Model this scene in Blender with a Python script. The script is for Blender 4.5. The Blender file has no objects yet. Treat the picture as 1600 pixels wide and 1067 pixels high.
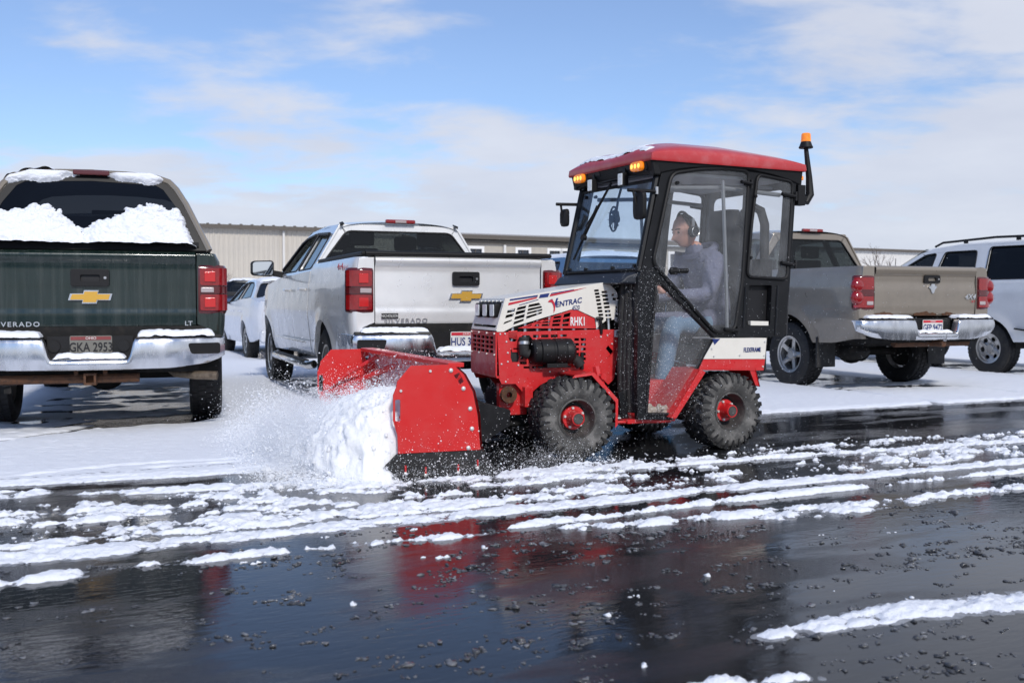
import bpy, bmesh, math, random
import numpy as np
from mathutils import Matrix, Vector, noise as mnoise

R = math.radians
random.seed(7)
rng = np.random.default_rng(11)
scene = bpy.context.scene
COL = scene.collection

# ------------------------------------------------------------------ camera, sky, sun, exposure
cam = bpy.data.cameras.new('camera')
cam.lens = 35.0
cam.sensor_width = 36.0
cam.clip_start = 0.05
cam.clip_end = 2000
cam.dof.use_dof = True
cam.dof.focus_distance = 6.7
cam.dof.aperture_fstop = 4.0
camo = bpy.data.objects.new('camera', cam)
camo.location = (0, 0, 1.05)
camo.rotation_euler = (R(90 - 2.337), 0, 0)
COL.objects.link(camo)
scene.camera = camo

SUN_EL, SUN_AZ = 36.0, 162.0        # azimuth clockwise from +Y (camera looks along +Y)
world = bpy.data.worlds.new('World')
scene.world = world
world.use_nodes = True
wn, wl = world.node_tree.nodes, world.node_tree.links
wn.clear()
w_out = wn.new('ShaderNodeOutputWorld')
w_bg = wn.new('ShaderNodeBackground')
w_bg.inputs['Strength'].default_value = 0.108
w_sky = wn.new('ShaderNodeTexSky')
w_sky.sky_type = 'NISHITA'
w_sky.sun_disc = False
w_sky.sun_elevation = R(SUN_EL)
w_sky.sun_rotation = R(SUN_AZ)
w_sky.air_density = 1.0
w_sky.dust_density = 0.2
w_sky.ozone_density = 3.0
def wmath(op, a, b=None, clamp=False):
    n = wn.new('ShaderNodeMath'); n.operation = op; n.use_clamp = clamp
    for i, v in enumerate((a, b)):
        if v is None: continue
        if isinstance(v, (int, float)): n.inputs[i].default_value = v
        else: wl.new(v, n.inputs[i])
    return n.outputs[0]
w_tc = wn.new('ShaderNodeTexCoord')
w_sep = wn.new('ShaderNodeSeparateXYZ')
wl.new(w_tc.outputs['Generated'], w_sep.inputs[0])
wz = wmath('MAXIMUM', w_sep.outputs[2], 0.0)
wden = wmath('ADD', wz, 0.22)
w_cmb = wn.new('ShaderNodeCombineXYZ')
wl.new(wmath('DIVIDE', w_sep.outputs[0], wden), w_cmb.inputs[0])
wl.new(wmath('DIVIDE', w_sep.outputs[1], wden), w_cmb.inputs[1])
def wnoise(scale, detail, rough, off, stretch=(1, 1, 1), dist=0.0):
    m = wn.new('ShaderNodeMapping')
    m.inputs['Location'].default_value = off
    m.inputs['Scale'].default_value = stretch
    wl.new(w_cmb.outputs[0], m.inputs[0])
    n = wn.new('ShaderNodeTexNoise')
    n.inputs['Scale'].default_value = scale
    n.inputs['Detail'].default_value = detail
    n.inputs['Roughness'].default_value = rough
    n.inputs['Distortion'].default_value = dist
    wl.new(m.outputs[0], n.inputs['Vector'])
    return n.outputs['Fac']
w_big = wnoise(1.35, 8, 0.50, (8.8, 2.9, 0.9), (1.0, 1.25, 1), 0.3)
w_thin = wnoise(0.55, 4, 0.5, (8.2, 4.4, 2.0))
w_puff = wnoise(3.6, 8, 0.55, (2.7, 5.1, 1.0), (1.0, 1.5, 1), 0.2)
# more cloud towards the horizon
w_hor = wmath('MULTIPLY', wmath('SUBTRACT', 0.162, wz), 3.2)
w_hor = wmath('MAXIMUM', w_hor, -0.13)
w_sum = wmath('ADD', wmath('ADD', w_big, w_hor), wmath('MULTIPLY', wmath('SUBTRACT', w_thin, 0.5), 0.45))
w_sum = wmath('ADD', w_sum, wmath('MULTIPLY', wmath('SUBTRACT', w_puff, 0.5), 0.62))
w_sum = wmath('ADD', w_sum, wmath('MULTIPLY', wmath('MAXIMUM', wmath('SUBTRACT', w_sep.outputs[0], 0.02), 0.0), 0.42))   # the cloud bank thickens towards one side
w_ramp = wn.new('ShaderNodeMapRange')
w_ramp.interpolation_type = 'SMOOTHSTEP'
w_ramp.inputs['From Min'].default_value = 0.45
w_ramp.inputs['From Max'].default_value = 0.70
w_ramp.inputs['To Min'].default_value = 0.12
w_ramp.inputs['To Max'].default_value = 0.93
wl.new(w_sum, w_ramp.inputs['Value'])
w_shade = wnoise(2.3, 5, 0.55, (1.3, 6.2, 0.0))
w_cc = wn.new('ShaderNodeMixRGB')
w_cc.inputs[1].default_value = (5.2, 5.6, 6.8, 1)
w_cc.inputs[2].default_value = (7.3, 7.6, 8.4, 1)
wl.new(w_shade, w_cc.inputs[0])
w_mix = wn.new('ShaderNodeMixRGB')
wl.new(w_ramp.outputs[0], w_mix.inputs[0])
w_wb = wn.new('ShaderNodeMixRGB'); w_wb.blend_type = 'MULTIPLY'; w_wb.inputs[0].default_value = 1.0
w_wb.inputs[2].default_value = (1.04, 1.13, 1.32, 1)
wl.new(w_sky.outputs[0], w_wb.inputs[1])
wl.new(w_wb.outputs[0], w_mix.inputs[1])
wl.new(w_cc.outputs[0], w_mix.inputs[2])
wl.new(w_mix.outputs[0], w_bg.inputs['Color'])
wl.new(w_bg.outputs[0], w_out.inputs[0])

sun = bpy.data.lights.new('sun', 'SUN')
sun.energy = 2.7
sun.angle = R(6.0)
sun.color = (1.0, 0.95, 0.88)
suno = bpy.data.objects.new('sun', sun)
_sd = Vector((math.sin(R(SUN_AZ)) * math.cos(R(SUN_EL)), math.cos(R(SUN_AZ)) * math.cos(R(SUN_EL)), math.sin(R(SUN_EL))))
suno.rotation_euler = _sd.to_track_quat('Z', 'Y').to_euler()
suno.location = _sd * 60
COL.objects.link(suno)

scene.cycles.volume_bounces = 8
scene.cycles.max_bounces = 14
scene.cycles.transparent_max_bounces = 16
vs = scene.view_settings
vs.view_transform = 'Standard'
vs.look = 'None'
vs.gamma = 1.0
vs.exposure = 0.0
vs.use_curve_mapping = False

# ------------------------------------------------------------------ materials
MATS = {}
def mat(name, col, rough=0.5, metal=0.0, spec=0.5, var=None, bump=None, coat=0.0, trans=0.0, ior=1.45, emit=None, rvar=None, stretch=None):
    """var=(scale, amount, colour2, detail); bump=(scale, strength, distance); rvar=(scale, lo, hi)"""
    if name in MATS: return MATS[name]
    m = bpy.data.materials.new(name); m.use_nodes = True
    nt = m.node_tree; N, L = nt.nodes, nt.links
    b = N['Principled BSDF']
    b.inputs['Base Color'].default_value = (*col, 1)
    b.inputs['Roughness'].default_value = rough
    b.inputs['Metallic'].default_value = metal
    b.inputs['Specular IOR Level'].default_value = spec
    b.inputs['Coat Weight'].default_value = coat
    b.inputs['Coat Roughness'].default_value = 0.06
    b.inputs['Transmission Weight'].default_value = trans
    b.inputs['IOR'].default_value = ior
    if emit:
        b.inputs['Emission Color'].default_value = (*emit[0], 1); b.inputs['Emission Strength'].default_value = emit[1]
    tc = N.new('ShaderNodeTexCoord')
    vec = tc.outputs['Object']
    if stretch:
        mp = N.new('ShaderNodeMapping'); mp.inputs['Scale'].default_value = stretch
        L.new(vec, mp.inputs[0]); vec = mp.outputs[0]
    def nz(scale, detail=5, rough_=0.6):
        n = N.new('ShaderNodeTexNoise'); n.inputs['Scale'].default_value = scale
        n.inputs['Detail'].default_value = detail; n.inputs['Roughness'].default_value = rough_
        L.new(vec, n.inputs['Vector']); return n.outputs['Fac']
    if var:
        mr = N.new('ShaderNodeMapRange'); mr.interpolation_type = 'SMOOTHSTEP'
        mr.inputs['From Min'].default_value = 0.42; mr.inputs['From Max'].default_value = 0.72
        mr.inputs['To Max'].default_value = var[1]
        L.new(nz(var[0], var[3] if len(var) > 3 else 6, 0.65), mr.inputs['Value'])
        mx = N.new('ShaderNodeMixRGB'); mx.inputs[1].default_value = (*col, 1); mx.inputs[2].default_value = (*var[2], 1)
        L.new(mr.outputs[0], mx.inputs[0]); L.new(mx.outputs[0], b.inputs['Base Color'])
    if rvar:
        mr = N.new('ShaderNodeMapRange'); mr.inputs['From Min'].default_value = 0.3; mr.inputs['From Max'].default_value = 0.7
        mr.inputs['To Min'].default_value = rvar[1]; mr.inputs['To Max'].default_value = rvar[2]
        L.new(nz(rvar[0]), mr.inputs['Value']); L.new(mr.outputs[0], b.inputs['Roughness'])
    if bump:
        bp = N.new('ShaderNodeBump'); bp.inputs['Strength'].default_value = bump[1]; bp.inputs['Distance'].default_value = bump[2]
        L.new(nz(bump[0]), bp.inputs['Height']); L.new(bp.outputs[0], b.inputs['Normal'])
    MATS[name] = m
    return m
def glass(name, tint, gloss=1.0, rough=0.015, haze=0.0):
    if name in MATS: return MATS[name]
    m = bpy.data.materials.new(name); m.use_nodes = True
    nt = m.node_tree; N, L = nt.nodes, nt.links
    N.remove(N['Principled BSDF'])
    t = N.new('ShaderNodeBsdfTransparent'); t.inputs[0].default_value = (*tint, 1)
    g = N.new('ShaderNodeBsdfGlossy'); g.inputs['Roughness'].default_value = rough
    f = N.new('ShaderNodeFresnel')
    ge = N.new('ShaderNodeNewGeometry'); io = N.new('ShaderNodeMapRange')       # the node flips the index on back faces: undo that for a thin pane
    io.inputs['To Min'].default_value = 1.45; io.inputs['To Max'].default_value = 1 / 1.45
    L.new(ge.outputs['Backfacing'], io.inputs['Value']); L.new(io.outputs[0], f.inputs[0])
    mu = N.new('ShaderNodeMath'); mu.operation = 'MULTIPLY'; mu.inputs[1].default_value = gloss; mu.use_clamp = True
    mx = N.new('ShaderNodeMixShader')
    L.new(f.outputs[0], mu.inputs[0]); L.new(mu.outputs[0], mx.inputs[0])
    L.new(t.outputs[0], mx.inputs[1]); L.new(g.outputs[0], mx.inputs[2])
    out = mx.outputs[0]
    if haze:        # dusty film; its pale tone also paints in the pane's reflection veil
        d = N.new('ShaderNodeBsdfDiffuse'); d.inputs[0].default_value = (.75, .77, .80, 1)
        tc = N.new('ShaderNodeTexCoord'); nz = N.new('ShaderNodeTexNoise'); nz.inputs['Scale'].default_value = 5; nz.inputs['Detail'].default_value = 7; nz.inputs['Roughness'].default_value = .7
        L.new(tc.outputs['Object'], nz.inputs['Vector'])
        k = N.new('ShaderNodeMapRange'); k.inputs['From Min'].default_value = .35; k.inputs['From Max'].default_value = .75; k.inputs['To Min'].default_value = haze * .4; k.inputs['To Max'].default_value = haze * 1.8
        L.new(nz.outputs['Fac'], k.inputs['Value'])
        m2 = N.new('ShaderNodeMixShader'); L.new(k.outputs[0], m2.inputs[0]); L.new(out, m2.inputs[1]); L.new(d.outputs[0], m2.inputs[2]); out = m2.outputs[0]
    L.new(out, N['Material Output'].inputs[0])
    MATS[name] = m
    return m

M_red = mat('red_paint', (0.60, 0.017, 0.020), 0.34, coat=0.3, var=(11, 0.28, (0.50, 0.12, 0.11)), rvar=(14, 0.22, 0.6))
M_plow = mat('plow_red_paint', (0.62, 0.018, 0.018), 0.40, coat=0.2, var=(6, 0.22, (0.52, 0.10, 0.095)), rvar=(9, 0.28, 0.65), bump=(4, 0.06, 0.02))
M_roofred = mat('roof_red', (0.50, 0.035, 0.040), 0.3, coat=0.5, var=(7, 0.10, (0.7, 0.6, 0.62)))
M_cream = mat('cream_paint', (0.78, 0.75, 0.68), 0.4, coat=0.2, var=(12, 0.12, (0.5, 0.46, 0.40)))
M_black = mat('black_paint', (0.007, 0.007, 0.008), 0.38, spec=0.35, var=(16, 0.35, (0.03, 0.03, 0.033)))
M_cabgrey = mat('cab_graphite', (0.008, 0.0085, 0.010), 0.38, spec=0.35, var=(12, 0.35, (0.022, 0.022, 0.024)))
M_plastic = mat('black_plastic', (0.010, 0.010, 0.011), 0.5, spec=0.35, bump=(300, 0.15, 0.001))
M_rubber = mat('rubber', (0.018, 0.018, 0.019), 0.75, var=(10, 0.5, (0.05, 0.048, 0.045)), bump=(160, 0.3, 0.002))
M_dusty = mat('dusty_rubber', (0.065, 0.064, 0.062), 0.9, var=(9, 0.9, (0.22, 0.212, 0.20)), bump=(120, 0.4, 0.002))
M_chrome = mat('chrome', (0.72, 0.73, 0.75), 0.14, metal=1.0, var=(6, 0.55, (0.42, 0.42, 0.42)), rvar=(9, 0.08, 0.4), stretch=(1, 1, 0.35))
M_steel = mat('steel', (0.5, 0.5, 0.5), 0.35, metal=0.9)
M_zinc = mat('zinc_bolt', (0.72, 0.72, 0.70), 0.4, metal=0.4)
M_alu = mat('alloy', (0.55, 0.54, 0.52), 0.35, metal=0.75, var=(14, 0.5, (0.25, 0.23, 0.2)))
M_rust = mat('rust', (0.10, 0.045, 0.022), 0.85, var=(30, 0.8, (0.03, 0.02, 0.016)))
M_under = mat('underbody', (0.010, 0.010, 0.010), 0.9, var=(8, 0.6, (0.035, 0.03, 0.026)))
M_snow = mat('snow', (0.83, 0.86, 0.92), 0.65, spec=0.25, bump=(95, 0.55, 0.010))
M_flake = mat('snow_flake', (0.90, 0.92, 0.95), 0.7, spec=0.2)
M_film = mat('grey_slush_film', (0.30, 0.31, 0.33), 0.30, spec=0.5, var=(18, 0.9, (0.10, 0.105, 0.115)), bump=(110, 0.8, 0.006))
M_slush = mat('wet_slush', (0.05, 0.053, 0.060), 0.12, spec=0.6, var=(9, 0.8, (0.26, 0.27, 0.29), 3), bump=(120, 0.6, 0.004))
M_amber = mat('amber_lens', (0.85, 0.22, 0.01), 0.15, coat=0.6, emit=((1.0, 0.25, 0.0), 0.35), var=(45, 0.7, (0.95, 0.42, 0.02)))
M_amberlit = mat('amber_highlight', (1.0, 0.6, 0.1), 0.2, emit=((1.0, 0.62, 0.10), 1.6))
M_led = mat('led_lens', (0.62, 0.66, 0.70), 0.12, emit=((0.9, 0.95, 1.0), 0.15), var=(60, 0.6, (0.25, 0.28, 0.3)))
M_redlens = mat('red_lens', (0.24, 0.004, 0.006), 0.12, coat=0.9, var=(40, 0.5, (0.40, 0.012, 0.015)))
M_clear = mat('clear_lens', (0.42, 0.36, 0.36), 0.15, coat=0.6)
M_darkred = mat('smoked_lens', (0.09, 0.006, 0.008), 0.12, coat=0.8)
M_gold = mat('gold_badge', (0.66, 0.38, 0.06), 0.4, metal=0.3)
M_white = mat('white_paint', (0.80, 0.80, 0.80), 0.5)
M_offwhite = mat('plate_white', (0.68, 0.68, 0.66), 0.5, var=(20, 0.4, (0.4, 0.38, 0.35)))
M_dirtyplate = mat('dirty_plate', (0.17, 0.165, 0.145), 0.7, var=(25, 0.5, (0.14, 0.13, 0.11)))
M_navy = mat('navy_ink', (0.012, 0.03, 0.16), 0.5)
M_inkred = mat('red_ink', (0.55, 0.02, 0.04), 0.5)
M_ink = mat('black_ink', (0.01, 0.01, 0.012), 0.5)
M_silver = mat('silver_car_paint', (0.80, 0.80, 0.79), 0.32, metal=0.3, coat=0.8, var=(2.2, 0.15, (0.66, 0.65, 0.63)), rvar=(5, 0.22, 0.42))
M_green = mat('green_car_paint', (0.006, 0.017, 0.014), 0.22, metal=0.1, coat=0.6, var=(7, 0.75, (0.036, 0.047, 0.042)), rvar=(6, 0.12, 0.4), stretch=(1, 2.6, 0.11))
M_tan = mat('tan_car_paint', (0.27, 0.235, 0.19), 0.28, metal=0.3, coat=0.5)
M_champ = mat('champagne_car_paint', (0.30, 0.258, 0.208), 0.30, metal=0.5, coat=0.9, var=(3, 0.5, (0.22, 0.195, 0.165)), rvar=(6, 0.25, 0.5))
M_whitecar = mat('white_car_paint', (0.80, 0.81, 0.82), 0.28, coat=0.6, var=(3, 0.35, (0.62, 0.62, 0.62)))
M_pearl = mat('pearl_car_paint', (0.62, 0.64, 0.69), 0.25, metal=0.1, coat=0.7, var=(3, 0.5, (0.48, 0.49, 0.52)))
M_bluecar = mat('blue_car_paint', (0.05, 0.14, 0.27), 0.25, metal=0.2, coat=0.6)
M_navycar = mat('navy_car_paint', (0.012, 0.022, 0.06), 0.25, coat=0.6)
M_hoodie = mat('blue_grey_cotton', (0.19, 0.20, 0.28), 0.95, spec=0.1, bump=(11, 0.9, 0.05), var=(6, 0.5, (0.13, 0.135, 0.21)))
M_jeans = mat('denim', (0.15, 0.24, 0.35), 0.95, spec=0.1, bump=(140, 0.5, 0.003), var=(9, 0.5, (0.24, 0.34, 0.45)))
M_skin = mat('skin', (0.70, 0.38, 0.29), 0.55, spec=0.3)
M_hair = mat('hair', (0.05, 0.032, 0.022), 0.8)
M_seat = mat('seat_vinyl', (0.02, 0.02, 0.022), 0.6)
G_clear = glass('clear_glass', (0.975, 0.98, 0.985), 0.9, haze=.036)
G_wind = glass('windscreen_glass', (0.86, 0.935, 0.99), 1.1, haze=.02)
G_tint = glass('tinted_glass', (0.45, 0.48, 0.48), 1.0)
G_dark = glass('dark_glass', (0.16, 0.17, 0.18), 1.0)
M_cab_in = mat('car_interior', (0.03, 0.03, 0.032), 0.85)
M_mirror = mat('mirror_glass', (0.75, 0.78, 0.80), 0.03, metal=1.0)

# ------------------------------------------------------------------ mesh helpers
def interp(tab, x):
    if x <= tab[0][0]: return tab[0][1]
    for (a, b), (c, d) in zip(tab, tab[1:]):
        if x <= c:
            t = (x - a) / (c - a) if c > a else 0
            return b + (d - b) * t
    return tab[-1][1]
def sinterp(tab, x):
    if x <= tab[0][0]: return tab[0][1]
    for (a, b), (c, d) in zip(tab, tab[1:]):
        if x <= c:
            t = (x - a) / (c - a) if c > a else 0
            t = t * t * (3 - 2 * t)
            return b + (d - b) * t
    return tab[-1][1]
def rpoly(pts, r, n=4):
    """round the corners of a 2-D polygon"""
    out = []
    k = len(pts)
    for i in range(k):
        p0, p1, p2 = Vector(pts[i - 1]), Vector(pts[i]), Vector(pts[(i + 1) % k])
        a, b = p0 - p1, p2 - p1
        rr = min(r, a.length * 0.45, b.length * 0.45)
        q0, q2 = p1 + a.normalized() * rr, p1 + b.normalized() * rr
        for j in range(n + 1):
            t = j / n
            out.append(tuple(q0 * (1 - t) ** 2 + p1 * 2 * t * (1 - t) + q2 * t * t))
    return out
def circle(cx, cy, r, n=20, ry=None):
    ry = ry or r
    return [(cx + r * math.cos(2 * math.pi * i / n), cy + ry * math.sin(2 * math.pi * i / n)) for i in range(n)]
def rect(x0, y0, x1, y1): return [(x0, y0), (x1, y0), (x1, y1), (x0, y1)]

class MB:
    def __init__(s): s.v = []; s.f = []
    def add(s, verts, faces):
        o = len(s.v); s.v.extend([tuple(p) for p in verts]); s.f.extend([tuple(i + o for i in f) for f in faces]); return s
    def box(s, c, d, rot=None):
        x, y, z = d[0] / 2, d[1] / 2, d[2] / 2
        vs_ = [Vector((sx * x, sy * y, sz * z)) for sx in (-1, 1) for sy in (-1, 1) for sz in (-1, 1)]
        if rot is not None: vs_ = [rot @ p for p in vs_]
        vs_ = [p + Vector(c) for p in vs_]
        return s.add(vs_, [(0, 1, 3, 2), (4, 6, 7, 5), (0, 4, 5, 1), (2, 3, 7, 6), (0, 2, 6, 4), (1, 5, 7, 3)])
    def hexa(s, p):   # 8 points: bottom 4, top 4
        return s.add(p, [(3, 2, 1, 0), (4, 5, 6, 7), (0, 1, 5, 4), (1, 2, 6, 5), (2, 3, 7, 6), (3, 0, 4, 7)])
    def loft(s, rings, closed=True, cap=True):
        n = len(rings[0]); vs_ = [p for r in rings for p in r]; fs = []
        for i in range(len(rings) - 1):
            for j in range(n if closed else n - 1):
                k = (j + 1) % n
                fs.append((i * n + j, i * n + k, (i + 1) * n + k, (i + 1) * n + j))
        if cap and closed:
            fs.append(tuple(range(n - 1, -1, -1))); fs.append(tuple((len(rings) - 1) * n + j for j in range(n)))
        return s.add(vs_, fs)
    def cyl(s, p0, p1, r0, r1=None, n=12):
        r1 = r0 if r1 is None else r1
        p0, p1 = Vector(p0), Vector(p1); d = (p1 - p0).normalized()
        a = d.orthogonal().normalized(); b = d.cross(a)
        return s.loft([[p + (a * math.cos(2 * math.pi * i / n) + b * math.sin(2 * math.pi * i / n)) * r for i in range(n)] for p, r in ((p0, r0), (p1, r1))])
    def tube(s, path, r, n=8):
        P = [Vector(p) for p in path]; rings = []; a = None
        for i, p in enumerate(P):
            d = (P[min(i + 1, len(P) - 1)] - P[max(i - 1, 0)]).normalized()
            if a is None: a = d.orthogonal().normalized()
            a = (a - d * a.dot(d)); a = a.normalized() if a.length > 1e-6 else d.orthogonal().normalized()
            b = d.cross(a); rr = r[i] if isinstance(r, (list, tuple)) else r
            rings.append([p + (a * math.cos(2 * math.pi * k / n) + b * math.sin(2 * math.pi * k / n)) * rr for k in range(n)])
        return s.loft(rings)
    def ring(s, path, r, n=6):   # closed tube round a loop
        P = [Vector(p) for p in path]; rings = []; k = len(P)
        nrm = sum(((P[i] - P[0]).cross(P[(i + 1) % k] - P[0]) for i in range(k)), Vector()).normalized()
        for i, p in enumerate(P):
            d = (P[(i + 1) % k] - P[i - 1]).normalized(); b = d.cross(nrm).normalized()
            rings.append([p + (nrm * math.cos(2 * math.pi * j / n) + b * math.sin(2 * math.pi * j / n)) * r for j in range(n)])
        rings.append(rings[0])
        return s.loft(rings, cap=False)
    def lathe(s, prof, c=(0, 0, 0), n=32):   # profile (r, y) about the y axis
        rings = [[(c[0] + r * math.cos(2 * math.pi * i / n), c[1] + y, c[2] + r * math.sin(2 * math.pi * i / n)) for i in range(n)] for r, y in prof]
        return s.loft(rings, cap=False)
    def grid(s, fn, nu, nv):
        vs_ = [fn(i / nu, j / nv) for i in range(nu + 1) for j in range(nv + 1)]
        fs = [(i * (nv + 1) + j, (i + 1) * (nv + 1) + j, (i + 1) * (nv + 1) + j + 1, i * (nv + 1) + j + 1) for i in range(nu) for j in range(nv)]
        return s.add(vs_, fs)
    def ball(s, c, r, n=12, m=8, fn=None):
        rx, ry, rz = r if isinstance(r, (tuple, list)) else (r, r, r)
        rings = []
        for i in range(m + 1):
            a = math.pi * (0.02 + 0.96 * i / m)
            rings.append([(c[0] + rx * math.sin(a) * math.cos(2 * math.pi * j / n), c[1] + ry * math.sin(a) * math.sin(2 * math.pi * j / n), c[2] - rz * math.cos(a)) for j in range(n)])
        return s.loft(rings)
    def plate(s, outline, holes=(), t=0.01, fn=None, bev=0.0):
        """flat sheet with holes; fn(a, b, c) maps sheet coordinates (c = thickness) to 3-D"""
        cu = bpy.data.curves.new('tmp', 'CURVE'); cu.dimensions = '2D'; cu.fill_mode = 'BOTH'
        cu.extrude = t / 2; cu.bevel_depth = bev; cu.bevel_resolution = 1
        for loop in (outline, *holes):
            sp = cu.splines.new('POLY'); sp.points.add(len(loop) - 1)
            for p, q in zip(sp.points, loop): p.co = (q[0], q[1], 0, 1)
            sp.use_cyclic_u = True
        o = bpy.data.objects.new('tmp', cu)
        me = bpy.data.meshes.new_from_object(o)
        vs_ = [v.co.copy() for v in me.vertices]; fs = [tuple(p.vertices) for p in me.polygons]
        bpy.data.objects.remove(o); bpy.data.curves.remove(cu); bpy.data.meshes.remove(me)
        if fn: vs_ = [fn(*p) for p in vs_]
        return s.add(vs_, fs)
    def mesh(s, name, material=None, sharp=35, merge=True):
        me = bpy.data.meshes.new(name)
        me.from_pydata([tuple(p) for p in s.v], [], s.f)
        bm = bmesh.new(); bm.from_mesh(me)
        if merge: bmesh.ops.remove_doubles(bm, verts=bm.verts, dist=1e-5)
        bmesh.ops.recalc_face_normals(bm, faces=bm.faces)
        bm.to_mesh(me); bm.free()
        me.polygons.foreach_set('use_smooth', [True] * len(me.polygons))
        me.set_sharp_from_angle(angle=R(sharp))
        if material: me.materials.append(material)
        return me
    def build(s, name, material, parent=None, mx=None, bevel=0.0, sharp=35, merge=True):
        o = bpy.data.objects.new(name, s.mesh(name, material, sharp, merge)); COL.objects.link(o)
        if parent: o.parent = parent
        if mx is not None: o.matrix_local = mx
        if bevel:
            b = o.modifiers.new('bevel', 'BEVEL'); b.width = bevel; b.segments = 2; b.limit_method = 'ANGLE'; b.angle_limit = R(40); b.harden_normals = True
        return o
def raw(name, verts, faces, material, parent=None, smooth=True):
    """numpy arrays straight to a mesh; faces (n,3) or (n,4)"""
    me = bpy.data.meshes.new(name); k = faces.shape[1]
    me.vertices.add(len(verts)); me.vertices.foreach_set('co', np.ascontiguousarray(verts, dtype=np.float32).ravel())
    me.loops.add(faces.size); me.loops.foreach_set('vertex_index', np.ascontiguousarray(faces, dtype=np.int32).ravel())
    me.polygons.add(len(faces)); me.polygons.foreach_set('loop_start', np.arange(0, faces.size, k, dtype=np.int32))
    me.polygons.foreach_set('loop_total', np.full(len(faces), k, dtype=np.int32))
    me.polygons.foreach_set('use_smooth', np.full(len(faces), smooth, dtype=bool))
    me.update(calc_edges=True); me.validate()
    me.materials.append(material)
    o = bpy.data.objects.new(name, me); COL.objects.link(o)
    if parent: o.parent = parent
    return o
def tag(o, label=None, cat=None, group=None, kind=None):
    if label: o['label'] = label
    if cat: o['category'] = cat
    if group: o['group'] = group
    if kind: o['kind'] = kind
    return o
def thing(name, loc, head, label, cat, group=None):
    o = bpy.data.objects.new(name, None); COL.objects.link(o)
    o.empty_display_size = 0.2
    o.location = (loc[0], loc[1], loc[2] if len(loc) > 2 else 0); o.rotation_euler = (0, 0, R(head))
    return tag(o, label, cat, group)
def copy_tree(o, parent=None):
    c = o.copy(); COL.objects.link(c)
    c.parent = parent
    for ch in o.children: copy_tree(ch, c)
    return c
def basis(ax, ay, az, loc): # columns
    m = Matrix.Identity(4)
    for i, a in enumerate((ax, ay, az, loc)):
        for j in range(3): m[j][i] = a[j]
    return m
def text(body, size, material, parent, mx, name='lettering', shear=0.0, offset=0.0, sx=1.0, space=1.0, ext=0.0015, align='CENTER'):
    cu = bpy.data.curves.new('tmp_text', 'FONT'); cu.body = body; cu.size = size; cu.extrude = ext; cu.shear = shear
    cu.offset = offset; cu.space_character = space; cu.align_x = align; cu.align_y = 'CENTER'; cu.resolution_u = 3
    o = bpy.data.objects.new('tmp_text', cu); me = bpy.data.meshes.new_from_object(o)
    bpy.data.objects.remove(o); bpy.data.curves.remove(cu)
    me.transform(Matrix.Diagonal((sx, 1, 1, 1)))
    me.materials.clear(); me.materials.append(material); me.name = name
    t = bpy.data.objects.new(name, me); COL.objects.link(t); t.parent = parent; t.matrix_local = mx
    return t
def tail_mx(x, y, z, tilt=0.0):   # on a face that looks back (-x), read from behind
    c, s_ = math.cos(tilt), math.sin(tilt)
    return basis((0, -1, 0), (s_, 0, c), (-c, 0, s_), (x, y, z))
def left_mx(x, y, z, slope=0.0):  # on the left side (+y), read by someone who sees the front on the left
    c, s_ = math.cos(slope), math.sin(slope)
    return basis((-c, 0, s_), (s_, 0, c), (0, 1, 0), (x, y, z))

# value-noise fbm on numpy arrays
_perm = rng.random((256, 256)).astype(np.float32)
def vnoise(x, y):
    xi = np.floor(x).astype(int); yi = np.floor(y).astype(int); fx = x - xi; fy = y - yi
    fx = fx * fx * fx * (fx * (fx * 6 - 15) + 10); fy = fy * fy * fy * (fy * (fy * 6 - 15) + 10)
    g = lambda a, b: _perm[a & 255, b & 255]
    return (g(xi, yi) * (1 - fx) + g(xi + 1, yi) * fx) * (1 - fy) + (g(xi, yi + 1) * (1 - fx) + g(xi + 1, yi + 1) * fx) * fy
def fbm(x, y, o=4, gain=0.5):
    a, t, n = 1.0, 0.0, 0.0
    for i in range(o):
        t = t + a * vnoise(x * 2 ** i + 17.3 * i, y * 2 ** i + 9.1 * i); n += a; a *= gain
    return t / n
def sstep(a, b, x):
    t = np.clip((x - a) / (b - a), 0, 1); return t * t * (3 - 2 * t)

_perm3 = rng.random(4096).astype(np.float32)
def vnoise3(P):
    i = np.floor(P).astype(np.int64); f = P - i; f = f * f * f * (f * (f * 6 - 15) + 10)
    def g(a, b, c): return _perm3[((i[:, 0] + a) * 73856093 ^ (i[:, 1] + b) * 19349663 ^ (i[:, 2] + c) * 83492791) & 4095]
    x, y, z = f[:, 0], f[:, 1], f[:, 2]
    l = lambda a, b, t: a + (b - a) * t
    return l(l(l(g(0, 0, 0), g(1, 0, 0), x), l(g(0, 1, 0), g(1, 1, 0), x), y), l(l(g(0, 0, 1), g(1, 0, 1), x), l(g(0, 1, 1), g(1, 1, 1), x), y), z)
def fbm3(P, o=4, gain=.5):
    a, t, n = 1.0, 0.0, 0.0
    for k in range(o): t = t + a * vnoise3(P * 2 ** k + 13.7 * k); n += a; a *= gain
    return t / n
# ------------------------------------------------------------------ ground: wet asphalt lot; local x runs along the plowed lane
LANE = 25.0
def uv_world(u, v):
    c, s_ = math.cos(R(LANE)), math.sin(R(LANE)); return u * c - v * s_, u * s_ + v * c
VEH = {'green': ((-3.286, 7.77), 107.5, 5.7, 1.0), 'silver': ((-.46, 8.94), 112, 5.75, 1.0), 'ram': ((4.81, 11.57), 112, 5.8, 1.0),
       'suv': ((8.18, 13.83), 112, 5.1, 0.98), 'sedan': ((-3.63, 17.56), 114, 4.8, 0.9), 'blue': ((1.42, 13.4), 112, 4.6, 0.9)}

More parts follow.
